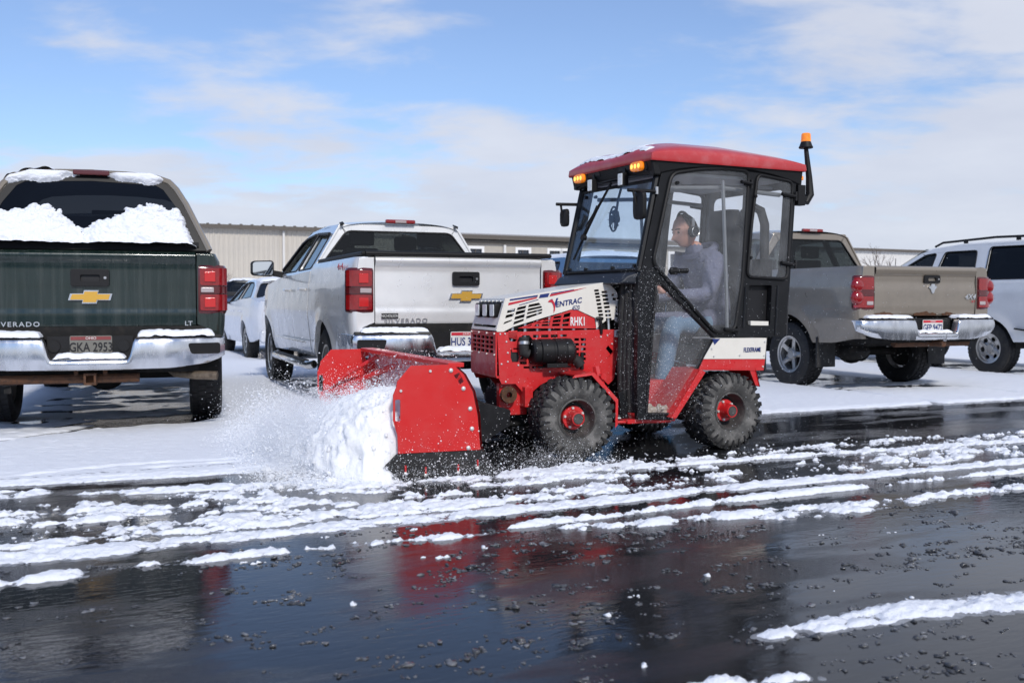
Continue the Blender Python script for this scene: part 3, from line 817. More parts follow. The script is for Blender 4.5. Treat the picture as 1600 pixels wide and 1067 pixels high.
def pillow(A, B, h, seed, ea=.12, eb=.2, rough=.5, sa=6, sb=3):
    d = np.minimum(np.minimum(A, 1 - A) / ea, np.minimum(B, 1 - B) / eb)
    n = fbm(A * sa + seed, B * sb + seed * 2.3, 4) - .5
    return h * np.tanh((d + rough * n * 1.6 - .15) * 1.8) * (1 + .9 * n)
def local_pt(o, f):
    m = Matrix.LocRotScale(o.location, o.rotation_euler, None)
    return lambda a, b: (m @ Vector(f(a, b)))[:]
BOWTIE = [(-.16, -.026), (-.055, -.026), (-.062, -.052), (.045, -.052), (.052, -.026), (.145, -.026), (.16, .026), (.055, .026), (.062, .052), (-.045, .052), (-.052, .026), (-.145, .026)]
def licence(root, y, z, x, chars, mat_bg, ink, head='OHIO'):
    p = MB().plate(rpoly(rect(-.152, -.076, .152, .076), .012, 2), (), .004, lambda a, b, c: (x - c, y - a, z + b)).build('licence_plate', mat_bg, root)
    text(chars, .098, ink, p, tail_mx(x - .004, y, z - .016), sx=.74, offset=.0015, ext=.001)
    MB().box((x - .0035, y, z + .056), (.003, .29, .026)).build('plate_band', M_inkred if mat_bg is M_offwhite else mat('faded_red_ink', (.22, .05, .05), .7), p)
    text(head, .030, M_offwhite, p, tail_mx(x - .006, y, z + .056), ext=.001)
    return p
def handle(root, y, z, x, w=.128, h=.062):
    f = MB().plate(rpoly(rect(-w, -h, w, h), .02, 3), [rpoly(rect(-w * .5, -h * .45, w * .5, h * .35), .012, 2)], .022, lambda a, b, c: (x - .006 + c, y - a, z + b)).build('tailgate_handle', M_plastic, root, bevel=.004)
    MB().box((x + .012, y, z), (.01, w * 1.1, h)).build('handle_recess', M_ink, f)
    MB().cyl((x - .02, y - w * .78, z), (x - .0, y - w * .78, z), .011, n=10).build('lock', M_steel, f)
    return f
def dense(pts, step=.09):
    out = []
    for i, p in enumerate(pts):
        q = pts[(i + 1) % len(pts)]; n = max(1, int(math.dist(p, q) / step))
        out += [(p[0] + (q[0] - p[0]) * k / n, p[1] + (q[1] - p[1]) * k / n) for k in range(n)]
    return out
def pickup(root, sp, paint, kind='gm'):
    L = sp['L']; bed = sp['bed']; rail = sp['rail']; H = sp['roof_z']
    hw = sp['hwmax']
    S = dict(axle_z=sp['tr'] - .01, arches=[(sp['ax'], sp['arch']), (sp['ax'] + sp['wb'], sp['arch'])],
             sill=lambda x: sinterp([(0, .62), (.5, .56), (sp['ax'] + sp['arch'], .48), (L, .45)], x),
             hw=[(.4, hw - .07), (.62, hw - .03), (.92, hw), (1.18, hw - .012), (1.34, hw - .035), (1.46, hw - .075)],
             plan=[(0, .945), (.015, .962), (.03, .975), (.05, .985), (.08, .994), (.14, 1), (L - .9, 1), (L - .3, .95), (L, .80)],
             top=lambda x: rail if x < bed - .01 else sinterp([(bed, 1.36), (bed + 1.9, 1.33), (L - .9, 1.27), (L, 1.12)], x))
    cab = [('bed_side', 0, bed - .012)]
    if sp['doors'] == 4: cab += [('rear_door', bed + .03, bed + .97), ('front_door', bed + .978, bed + 2.02), ('fender', bed + 2.028, L)]
    else: cab += [('rear_door', bed + .03, bed + .55), ('front_door', bed + .558, bed + 1.62), ('fender', bed + 1.628, L)]
    for nm, a, b in cab:
        for side in (1, -1):
            o = make_skin(S, a, b, side).build(nm, paint, root, sharp=50)
            if 'door' in nm:
                hx = a + .13; yy_ = side * (hw + .014)
                hd = MB().tube([(hx - .01, yy_ - side * .02, 1.17), (hx + .03, yy_ + side * .022, 1.175), (hx + .16, yy_ + side * .022, 1.175), (hx + .2, yy_ - side * .02, 1.17)], .015, 8).build('handle', paint if kind == 'gm' else M_chrome, o)
    # dark inner structure
    MB().box((L / 2 + .05, 0, .72), (L - .5, 1.26, .40)).build('chassis', M_under, root)
    MB().box((bed + (L - bed) / 2, 0, 1.05), (L - bed - .3, 1.72, .5)).build('inner_body', M_under, root)
    MB().box((bed / 2, 0, .95), (bed - .1, 1.66, .06)).build('bed_floor', M_under, root)
    MB().box((bed - .04, 0, 1.18), (.06, 1.72, .46)).build('bed_front_wall', paint, root)
    for side in (1, -1):
        MB().box((bed / 2, side * (hw - .14), 1.18), (bed - .12, .03, .44)).build('bed_wall', M_under, root)
    # cab
    yt = sp['yt']; c1 = bed + sp['cab']
    sp2 = dict(gz0=1.34, gz1=H - .04, gy0=hw - .045, gy1=yt, crown=.045, roofline=[(c1 - .45, H - .03), (bed + .6, H), (bed + .06, H - .045)],
               gout=[(bed + .03, 1.34), (bed + .06, H - .07), (bed + .16, H - .035), (bed + .7, H - .01), (c1 - .62, H - .03), (c1 - .40, H - .09), (c1 + .12, 1.34)],
               wscreen=((c1 + .22, hw - .14, 1.31), (c1 - .44, yt - .01, H - .03)),
               rscreen=((bed + .03, hw - .085, 1.38), (bed + .075, yt - .005, H - .03)), rframe=sp.get('rframe', .075), rglass=sp['rglass'])
    d = bed + (.97 if sp['doors'] == 4 else .55)
    sp2['gwin'] = [[(bed + .17, 1.39), (bed + .20, H - .13), (d - .05, H - .10), (d - .045, 1.385)], [(d + .05, 1.385), (d + .045, H - .10), (c1 - .62, H - .115), (c1 - .50, H - .15), (c1 - .06, 1.38)]]
    greenhouse(root, sp2, paint, sp['glass'])
    interior(root, bed + .1, c1 + .1, 1.25, 1.9, .8, (bed + .42, c1 - .75) if sp['doors'] == 4 else (bed + .75,), sp.get('seatmat'))
    if kind == 'gm':
        for side in (1, -1):
            MB().hexa([(bed + .02, side * (yt - .01), H - .06), (bed + .10, side * (yt - .01), H - .028), (bed + .10, side * (yt - .045), H - .018), (bed + .02, side * (yt - .045), H - .04),
                       (bed + .02, side * (yt - .01), H - .03), (bed + .10, side * (yt - .01), H - .016), (bed + .10, side * (yt - .045), H - .003), (bed + .02, side * (yt - .045), H - .03)]).build('roof_seam', M_plastic, root)
    # bonnet and nose
    xb = c1 + .1
    MB().grid(lambda a, b: (xb + (L - .06 - xb) * a, (2 * b - 1) * (hw - .10) * interp(S['plan'], xb + (L - .06 - xb) * a), S['top'](xb + (L - .06 - xb) * a) + .07 * (1 - (2 * b - 1) ** 4) - .02), 10, 12).build('bonnet', paint, root)
    MB().hexa([(L - .25, -hw * .92, .45), (L - .05, -hw * .80, .45), (L - .05, hw * .80, .45), (L - .25, hw * .92, .45), (L - .25, -hw * .92, 1.13), (L - .03, -hw * .78, 1.13), (L - .03, hw * .78, 1.13), (L - .25, hw * .92, 1.13)]).build('front_fascia', paint, root, bevel=.03)
    MB().box((L - .02, 0, .92), (.05, 1.0, .30)).build('grille', M_chrome, root, bevel=.02)
    for side in (1, -1):
        MB().box((L - .08, side * .66, .98), (.12, .28, .18)).build('headlight', M_clear, root, bevel=.02)
    # tail: gate, corner posts, lamps
    prof = sp['gate']       # (z, x) of the tailgate section
    gh = sp['gate_hw']
    gate = MB().grid(lambda a, b: (sinterp([(p[0], p[1]) for p in prof], prof[0][0] + (prof[-1][0] - prof[0][0]) * b) + .012 * abs(2 * a - 1) ** 3, (2 * a - 1) * gh, prof[0][0] + (prof[-1][0] - prof[0][0]) * b), 16, 40)
    gate.box((.05, 0, (prof[0][0] + prof[-1][0]) / 2), (.05, gh * 2 - .01, prof[-1][0] - prof[0][0] - .02))
    gate = gate.build('tailgate', paint, root, sharp=60)
    for side in (1, -1):
        MB().plate([(gh + .008, .86), (hw * .93, .80), (hw * .948, 1.0), (hw * .945, 1.2), (hw * .915, rail - .01), (gh + .008, rail)], (), .03, lambda a, b, c: (.014 + c, side * a, b)).build('corner_post', paint, root, bevel=.006)
    MB().box((.05, 0, .80), (.1, 1.7, .10)).build('rear_sill', M_under, root)
    z0, z1 = sp['lamp']; wr = 1.0 if kind == 'gm' else .6
    for side in (1, -1):
        def ring(z, k):
            e = .014 * k
            pr = [(-.012 + e, gh + .02 + e), (-.016 + e, hw * .88), (-.004 + e, hw * .945 - e), (.03, hw * .982 + .008 - e), (.09 * wr, hw * .998 + .012 - e), (.125 * wr - e, hw + .010 - e), (.125 * wr - e, hw - .06), (.03, gh + .02 + e)]
            return [(p[0], side * p[1], z) for p in pr]
        body = MB().loft([ring(z0, 1), ring(z0 + .012, .2), ring(z0 + .03, 0), ring(z1 - .03, 0), ring(z1 - .012, .2), ring(z1, 1)]).build('tail_lamp', M_darkred, root, sharp=40)
        dz = z1 - z0
        bands = ((.07, .40, M_redlens), (.42, .57, M_darkred), (.59, .94, M_redlens))
        for a, b, mm in bands:
            za, zb = z0 + dz * a, z0 + dz * b
            rr = lambda z, e: [(p[0] - .006, p[1], z) for p in [(-.016, side * (gh + .035 + e)), (-.018, side * hw * .88), (-.007, side * (hw * .945)), (.026, side * (hw * .982 + .014)), (.07 * wr - e, side * (hw * .998 + .017)), (.06 * wr, side * (hw - .05)), (.02, side * (gh + .05))]]
            MB().loft([rr(za, .01), rr(za + .012, 0), rr(zb - .012, 0), rr(zb, .01)]).build('lens', mm, body, sharp=40)
            if mm is M_redlens and kind == 'gm':
                MB().box((-.030, side * (gh + .11), (za + zb) / 2), (.012, .085, (zb - za) * .62)).build('bulb_cell', mat('red_lens_bright', (.55, .012, .012), .15, coat=.8), body, bevel=.006)
        MB().box((-.026, side * (gh + .09), z0 + dz * (.495 if kind == 'gm' else .20)), (.012, .10 if kind == 'gm' else .09, .042)).build('reverse_lamp', M_clear, body, bevel=.006)
        if kind == 'ram':
            for zz in (z0 + dz * .70, z0 + dz * .36):
                MB().ball((.03, side * (hw * .97), zz), (.06, .085, .088), 16, 10).build('lamp_lobe', M_redlens, body)
    MB().box((bed + .04, 0, H + .005), (.05, .33, .042)).build('brake_lamp', M_redlens, root, bevel=.012)
    MB().box((bed + .017, 0, H + .005), (.01, .12, .026)).build('brake_lamp_centre', M_clear, root)
    # bumper
    bz0, bz1 = sp['bump']; nz_ = sp['notch']
    nt = bz1 - .155
    bx = lambda y: -.19 + .13 * abs(y) ** 3
    ys = sorted(set([round(q, 4) for q in np.linspace(-1, 1, 33)] + [s_ * q for s_ in (1, -1) for q in (.275, .29, .315, .33, .95, .98)]))
    ztop = lambda y: sinterp([(0, nt), (.275, nt), (.33, bz1), (.98, bz1), (1.0, bz1 - .015)], abs(y))
    zbot = lambda y: interp([(0, bz0), (.6, bz0 + .004), (.85, bz0 + .035), (.96, bz0 + .075), (1.0, bz0 + .10)], abs(y))
    secs = []
    for y in ys:
        a, b = zbot(y), ztop(y); x = bx(y); hh = b - a
        secs.append([(x + .09, y, a + .012), (x + .035, y, a), (x + .012, y, a + .006), (x - .002, y, a + .3 * hh), (x - .008, y, a + .55 * hh), (x - .002, y, a + .85 * hh), (x + .004, y, b - .010), (x + .014, y, b - .001), (x + .09, y, b - .001)])
    bm_ = MB().loft(secs, closed=True, cap=True).build('rear_bumper', M_chrome, root, sharp=60)
    for side in (1, -1):
        MB().hexa([(-.055, side * .97, bz0 + .1), (.42, side * .985, bz0 + .12), (.42, side * .93, bz0 + .12), (-.06, side * .93, bz0 + .1), (-.055, side * 1.0, bz1 - .003), (.42, side * 1.0, bz1 - .003), (.42, side * .93, bz1 - .003), (-.06, side * .93, bz1 - .003)]).build('bumper_end', M_chrome, bm_, bevel=.01)
        MB().hexa([(bx(.98), side * .98, bz1 - .002), (bx(.33), side * .335, bz1 - .002), (-.01, side * .335, bz1 - .002), (.0, side * .98, bz1 - .002), (bx(.98) + .01, side * .97, bz1 + .02), (bx(.33) + .01, side * .345, bz1 + .02), (-.01, side * .345, bz1 + .02), (.0, side * .97, bz1 + .02)]).build('step_pad', M_plastic, bm_)
        if kind == 'gm': MB().plate(dense(rpoly([(side * .965, bz1 - .045), (side * .965, bz0 + .115), (side * .745, bz0 + .115), (side * .72, bz1 - .045)], .02, 2), .05), (), .012, lambda a, b, c: (bx(a) - .007 + c, a, b)).build('corner_step', M_plastic, bm_)
    MB().box((-.05, 0, bz1 - .08), (.02, .62, .19)).build('plate_recess', M_plastic, bm_)
    MB().box((-.09, 0, nt - .004), (.14, .55, .012)).build('step_ledge', M_plastic, bm_)
    MB().box((.25, 0, bz0 + .02), (.5, 1.6, .10)).build('cross_member', M_under, root)
    # wheels and arch liners
    for xw in (sp['ax'], sp['ax'] + sp['wb']):
        for side in (1, -1):
            wheel(root, xw, side * (hw - .155), sp['tr'], sp['tw'], sp['rim'], sp['style'], sp.get('rimmat'))
            n = 16
            MB().grid(lambda a, b: (xw + (sp['arch'] + .012) * math.cos(math.pi * a), side * (hw - .05 - .34 * b), sp['tr'] + (sp['arch'] + .012) * math.sin(math.pi * a)), n, 2).build('arch_liner', M_under, root)
    MB().cyl((sp['ax'], -.7, sp['tr']), (sp['ax'], .7, sp['tr']), .05, n=10).ball((sp['ax'], 0, sp['tr']), (.17, .17, .15), 14, 8).build('rear_axle', M_under, root)
    return gate

# --- silver crew cab pickup
GATE_GM = [(.838, .012), (.86, .0), (.95, -.006), (.99, .0), (1.16, .004), (1.30, .006), (1.355, -.002), (1.375, -.028), (1.41, -.034), (1.432, -.020), (1.442, .01)]
SP_GM = dict(L=5.75, bed=1.95, rail=1.43, roof_z=1.895, hwmax=1.012, ax=1.20, wb=3.64, arch=.475, tr=.40, tw=.275, rim=.235, style='five', doors=4, cab=2.12, yt=.66,
             gate=GATE_GM, gate_hw=.782, lamp=(.945, 1.335), bump=(.515, .762), notch=.6, glass=G_tint, rglass=G_tint)
sv = thing('pickup_truck', (-.46, 8.94), 112, 'silver crew cab pickup with black bed cover and red tail lamps', 'pickup truck', 'pickup trucks parked along the lane')
gate = pickup(sv, dict(SP_GM), M_silver)
handle(sv, -.046, 1.247, -.006)
eb = MB().plate(BOWTIE, (), .012, lambda a, b, c: (-.012 + c, -.047 - a, 1.091 + b)).build('emblem', M_chrome, sv)
MB().plate([(p[0] * .90, p[1] * .80) for p in BOWTIE], (), .012, lambda a, b, c: (-.018 + c, -.047 - a, 1.091 + b)).build('emblem_fill', M_gold, eb)
text('SILVERADO', .056, M_steel, sv, tail_mx(-.010, .51, .874), space=1.28, sx=1.12, offset=.001)
MB().box((-.008, .656, .918), (.004, .15, .045)).build('dealer_badge', M_ink, sv)
text('NICHOLSON', .034, M_offwhite, sv, tail_mx(-.011, .656, .918), sx=.78)
text('4x4', .085, M_inkred, sv, basis((-1, 0, 0), (0, 0, 1), (0, 1, 0), (.45, .995, 1.355)), shear=.3, sx=1.9)
licence(sv, -.03, .700, -.075, 'HUS 3714', M_offwhite, M_navy)
MB().box((.98, 0, 1.462), (1.95, 1.80, .035)).build('bed_cover', M_plastic, sv, bevel=.012)
MB().cyl((-.012, -.87, 1.462), (-.012, .87, 1.462), .022, n=10).build('cover_rail', M_plastic, sv)
for side in (1, -1):
    arm = MB().hexa([(3.86, side * .95, 1.33), (3.98, side * .95, 1.33), (3.95, side * 1.12, 1.36), (3.89, side * 1.12, 1.36), (3.86, side * .95, 1.40), (3.98, side * .95, 1.40), (3.95, side * 1.12, 1.43), (3.89, side * 1.12, 1.43)]).build('mirror_arm', M_plastic, sv)
    hs = MB().loft([[(3.83 + dx, side * (1.20 + .135 * s_ * px_), 1.44 + .10 * s_ * pz) for px_, pz in rpoly([(-1, -1), (1, -.85), (1, .9), (-1, 1)], .4, 4)] for dx, s_ in ((0, .93), (.02, 1), (.09, 1), (.14, .75))]).build('wing_mirror', M_plastic, sv)
    MB().plate([(side * (1.20 + .118 * a), 1.44 + .085 * b) for a, b in rpoly([(-1, -1), (1, -.85), (1, .9), (-1, 1)], .4, 4)], (), .004, lambda a, b, c: (3.825 + c, a, b)).build('mirror_glass', M_mirror, hs)
    st = MB().tube([(1.78, side * .98, .40), (1.86, side * 1.02, .385), (4.1, side * 1.02, .385), (4.2, side * .97, .40)], .042, 10).build('running_board', M_chrome, sv)
    MB().box((2.98, side * 1.02, .427), (1.9, .07, .012)).build('step_tread', M_plastic, st)
    MB().tube([(2.02, side * 1.022, .62), (3.98, side * 1.022, .62)], .010, 6).build('body_moulding', M_chrome, sv)
    vy = lambda z: .967 + (.66 - .967) * (z - 1.34) / (1.855 - 1.34) + .018
    MB().tube([(x, side * vy(z), z) for x, z in ((2.16, 1.765), (2.85, 1.80))], .020, 5).build('window_visor', M_plastic, sv)
    MB().tube([(x, side * vy(z), z) for x, z in ((2.98, 1.80), (3.42, 1.775), (3.60, 1.73), (3.95, 1.42))], .018, 5).build('window_visor', M_plastic, sv)
    MB().box((.82, side * .87, .50), (.02, .26, .30)).build('mud_flap', M_plastic, sv)

# --- green pickup with a cap
gt = thing('pickup_truck', (-3.286, 7.77), 107.5, 'dark green pickup with tan cap, rear glass covered in snow', 'pickup truck', 'pickup trucks parked along the lane')
SPG = dict(SP_GM); SPG.update(L=5.7, glass=G_dark, rglass=G_dark, tw=.28)
pickup(gt, SPG, M_green)
handle(gt, .0, 1.229, -.006, .14, .066)
eb = MB().plate(BOWTIE, (), .012, lambda a, b, c: (-.012 + c, -.0 - a, 1.08 + b)).build('emblem', M_chrome, gt)
MB().plate([(p[0] * .90, p[1] * .80) for p in BOWTIE], (), .012, lambda a, b, c: (-.018 + c, -a, 1.08 + b)).build('emblem_fill', M_gold, eb)
text('SILVERADO', .052, M_chrome, gt, tail_mx(-.012, .545, .868), space=1.28, sx=1.12, offset=.001)
text('LT', .05, M_chrome, gt, tail_mx(-.012, -.725, .868), sx=1.1, offset=.001)
licence(gt, -.005, .705, -.075, 'GKA 2953', M_dirtyplate, M_ink)
for yy_ in (.26, -.24):
    MB().cyl((-.075, yy_, .70), (-.055, yy_, .70), .045, n=16).build('tow_socket', M_plastic, gt)
CAPS = [(.905, 1.452), (.875, 1.52), (.80, 1.68), (.73, 1.83), (.655, 1.955), (.60, 2.015), (.51, 2.047), (.27, 2.068), (0, 2.075)]
full = CAPS + [(-y, z) for y, z in CAPS[-2::-1]]
slant = lambda z: .015 + (z - 1.452) * .40
def capring(x, k, zk=0): return [(x + (slant(z) if k else 0), y, z + zk) for y, z in full]
MB().loft([capring(0, 1), capring(.4, 1, .01), [(1.75, y, z + .012) for y, z in full], [(1.93, y * .99, z - .015) for y, z in full]], closed=False).build('cap_shell', M_tan, gt, sharp=60)
gl = [(.77, 1.50), (.71, 1.66), (.63, 1.82), (.54, 1.95), (.48, 1.985), (0, 2.005)]
glf = gl + [(-y, z) for y, z in gl[-2::-1]]
fr_ = MB().plate(full, [glf], .02, lambda a, b, c: (slant(b) + .004 + c, a, b)).build('cap_rear_frame', M_plastic, gt)
MB().plate(glf, (), .006, lambda a, b, c: (slant(b) + .0 + c, a, b)).build('cap_rear_window', G_dark, gt)
for side in (1, -1):
    MB().tube([(slant(z) - .006, side * (y - .015), z) for y, z in CAPS], .026, 8).build('cap_pillar_trim', M_tan, gt)
    MB().box((slant(1.53) - .02, side * .76, 1.50), (.05, .10, .035)).box((slant(1.53) - .03, side * .735, 1.515), (.03, .03, .06)).build('cap_latch', M_plastic, gt)
    MB().cyl((.55, side * .47, 2.04), (.55, side * .47, 2.10), .016, n=8).build('roof_rack_knob', M_plastic, gt)
MB().box((slant(2.0) - .01, 0, 2.068), (.05, .27, .040)).build('brake_lamp', M_darkred, gt, bevel=.01)
MB().box((1.0, 0, 1.447), (1.9, 1.78, .02)).build('cap_sill', M_plastic, gt)
mb = MB().tube([(-.02, .95, .445), (-.02, -.35, .445)], .036, 10)
mb.build('hitch_tube', M_rust, gt)
MB().plate(rect(-.045, -.045, .045, .045), [rect(-.028, -.028, .028, .028)], .12, lambda a, b, c: (-.05 + c, a + .005, .445 + b)).build('hitch_receiver', M_rust, gt)
mb = MB().box((-.03, .11, .50), (.03, .03, .09)).box((-.03, -.10, .50), (.03, .03, .09)).box((-.03, .005, .535), (.03, .24, .02)); mb.build('hitch_bracket', M_rust, gt)
MB().tube([(.8, -.55, .47), (.2, -.62, .46), (-.02, -.78, .455), (-.06, -.94, .45)], .036, 12).build('exhaust_pipe', mat('burnt_steel', (.20, .155, .11), .45, metal=.6, var=(20, .7, (.06, .045, .035))), gt)
MB().tube([(.1, .75, .44), (-.02, .62, .40), (0, .5, .42)], .008, 5).build('trailer_wire', M_plastic, gt)
MB().box((.02, .6, .40), (.03, .05, .12)).build('wire_socket', M_under, gt)
# snow on it
lp = local_pt(gt, lambda a, b: (slant(1.475 + .62 * b) - .02, .80 - 1.60 * a, 1.475 + .62 * b))
def hgl(A, B):
    hump = .44 + .12 * np.exp(-((A - .20) / .16) ** 2) + .10 * np.exp(-((A - .78) / .14) ** 2) - .20 * np.exp(-((A - .47) / .07) ** 2) - .55 * sstep(.90, 1.02, A) - .02
    n = fbm(A * 7 + 4, B * 4 + 1, 5, .6) - .5; n2 = fbm(A * 30, B * 14 + 7, 4, .65) - .5
    d = hump + .28 * n + .13 * n2 - B
    return .075 * np.tanh(np.clip(d, -.3, 1) * 7) * (1 + .9 * n) * (1 - .35 * B) + .030 * n2 * (d > 0)
ndir = Matrix.Rotation(R(107.5), 3, 'Z') @ Vector((-.93, 0, .37))
snow_on('snow_patch', lp, hgl, 300, 150, 'thick snow clinging to the rear glass of the green pickup', ndir[:])
lp = local_pt(gt, lambda a, b: (.22 + 1.5 * b, .66 - 1.32 * a, sinterp([(-.66, 1.945), (-.60, 2.012), (-.51, 2.045), (-.27, 2.067), (0, 2.078), (.27, 2.067), (.51, 2.045), (.60, 2.012), (.66, 1.945)], .66 - 1.32 * a) + .004))
def hcap(A, B):
    n = fbm(A * 9 + 2, B * 5 + 11, 4) - .5
    front = .05 + .22 * np.exp(-((A - .50) / .10) ** 2) - .1 * (A < .3) - .04 * np.exp(-((A - .8) / .1) ** 2)
    return .05 * np.tanh((B - front + .35 * n) * 7) * (1 + .7 * n)
snow_on('snow_patch', lp, hcap, 110, 50, 'snow along the roof of the tan truck cap')
# drooping edge of that snow over the top of the glass
lp = local_pt(gt, lambda a, b: (slant(1.86 + .2 * b) - .012, .70 - 1.40 * a, 1.86 + .2 * b))
def hdro(A, B):
    n = fbm(A * 8 + 21, B * 3 + 5, 4) - .5
    lim = 1.02 - .52 * np.exp(-((A - .02) / .16) ** 2) - .36 * np.exp(-((A - .27) / .13) ** 2) - .42 * np.exp(-((A - .80) / .10) ** 2) - .25 * np.exp(-((A - .66) / .06) ** 2)
    w = np.abs(.70 - 1.40 * A); z = 1.86 + .2 * B
    d = B - lim + .22 * n + .10 * (fbm(A * 34, B * 8 + 3, 3, .6) - .5) - np.where(w > np.interp(z, [1.83, 1.955, 2.015, 2.06], [.73, .65, .59, .45]), 1, 0)
    return .045 * np.tanh(np.clip(d, -.4, 1) * 8) * (1 + .6 * n)
snow_on('snow_patch', lp, hdro, 260, 70, 'snow hanging over the top edge of the cap window', ndir[:])
def bumper_snow(tr_, key, z, hgt, w0=.34, w1=.93, sides=(1, -1), x0=-.17, x1=0.0):
    for side in sides:
        lp = local_pt(tr_, lambda a, b: (x0 + .10 * abs(w0 + (w1 - w0) * a) ** 3 + (x1 - x0) * b, side * (w0 + (w1 - w0) * a), z))
        nm = 'left' if side > 0 else 'right'
        snow_on('snow_patch', lp, lambda A, B: pillow(A, B, hgt, side * 3 + z, .06, .22, .35, 9, 2), 70, 16, 'strip of snow on the ' + nm + ' step of the ' + key + ' bumper')
    lp = local_pt(tr_, lambda a, b: (-.165 + .10 * b, .26 - .52 * a, z - .168))
    snow_on('snow_patch', lp, lambda A, B: pillow(A, B, hgt * .9, 5 + z, .08, .25, .35, 7, 2), 50, 14, 'strip of snow under the licence plate of the ' + key)
bumper_snow(gt, 'green pickup', .784, .036, x0=-.185)
bumper_snow(sv, 'silver pickup', .784, .034)

# --- champagne pickup on the right
rm = thing('pickup_truck', (4.81, 11.57), 112, 'champagne pickup with open bed and rusty lower tailgate', 'pickup truck', 'pickup trucks parked along the lane')
GATE_RAM = [(.875, .012), (.90, .0), (1.0, -.006), (1.16, -.008), (1.26, .0), (1.33, -.004), (1.37, -.022), (1.41, -.03), (1.435, -.020), (1.448, .01)]
SPR = dict(L=5.8, bed=2.0, rail=1.445, roof_z=1.99, hwmax=1.01, ax=1.25, wb=3.57, arch=.50, tr=.40, tw=.27, rim=.225, style='five', doors=2, cab=1.75, yt=.60,
           gate=GATE_RAM, gate_hw=.755, lamp=(.945, 1.335), bump=(.60, .835), notch=.6, glass=G_tint, rglass=G_tint, rframe=.09, seatmat=mat('tan_seat', (.20, .18, .15), .8))
pickup(rm, SPR, M_champ, 'ram')
handle(rm, -.067, 1.30, -.006, .12, .046)
EMB = [(-.045, .035), (-.06, .01), (-.035, .02), (-.022, .045), (.022, .045), (.035, .02), (.06, .01), (.045, .035), (.052, .0), (.03, -.02), (.018, -.055), (0, -.065), (-.018, -.055), (-.03, -.02), (-.052, 0)]
MB().plate(EMB, (), .014, lambda a, b, c: (-.014 + c, -.08 - a, 1.20 + b)).build('emblem', M_chrome, rm)
text('4X4', .082, M_chrome, rm, tail_mx(-.012, -.66, 1.095), shear=.25, sx=1.2, offset=.002)
text('SLT', .035, M_inkred, rm, tail_mx(-.012, -.71, 1.04), shear=.2)
licence(rm, -.03, .755, -.075, 'GEP 9472', M_offwhite, M_navy)
for k, (y0, w_, h_) in enumerate(((.62, .26, .035), (.02, .34, .04), (-.33, .18, .028))):
    rd = random.Random(k); n = 12
    pts = [(-w_ / 2 + w_ * i / n, h_ * (.25 + .75 * rd.random()) * math.sin(math.pi * (i + .3) / (n + .6))) for i in range(n + 1)] + [(w_ / 2, -.018), (-w_ / 2, -.018)]
    MB().plate(pts, (), .004, lambda a, b, c: (-.004 + c, y0 - a, .898 + b)).build('rust_patch', M_rust, rm)
MB().tube([(.1, -.12, .56), (-.16, -.12, .555)], .038, 8).build('hitch_bar', M_rust, rm)
MB().tube([(.06, .42, .56), (.06, -.7, .56)], .045, 8).build('hitch_tube', M_rust, rm)
MB().cyl((-.17, -.12, .585), (-.17, -.12, .66), .018, .03, 10).build('tow_ball', M_steel, rm)
MB().ball((.75, .45, .45), (.3, .16, .12), 14, 8).build('muffler', M_under, rm)
for side in (1, -1): MB().box((.70, side * .86, .44), (.025, .27, .36)).build('mud_flap', M_rubber, rm)
bumper_snow(rm, 'champagne pickup', .858, .030)

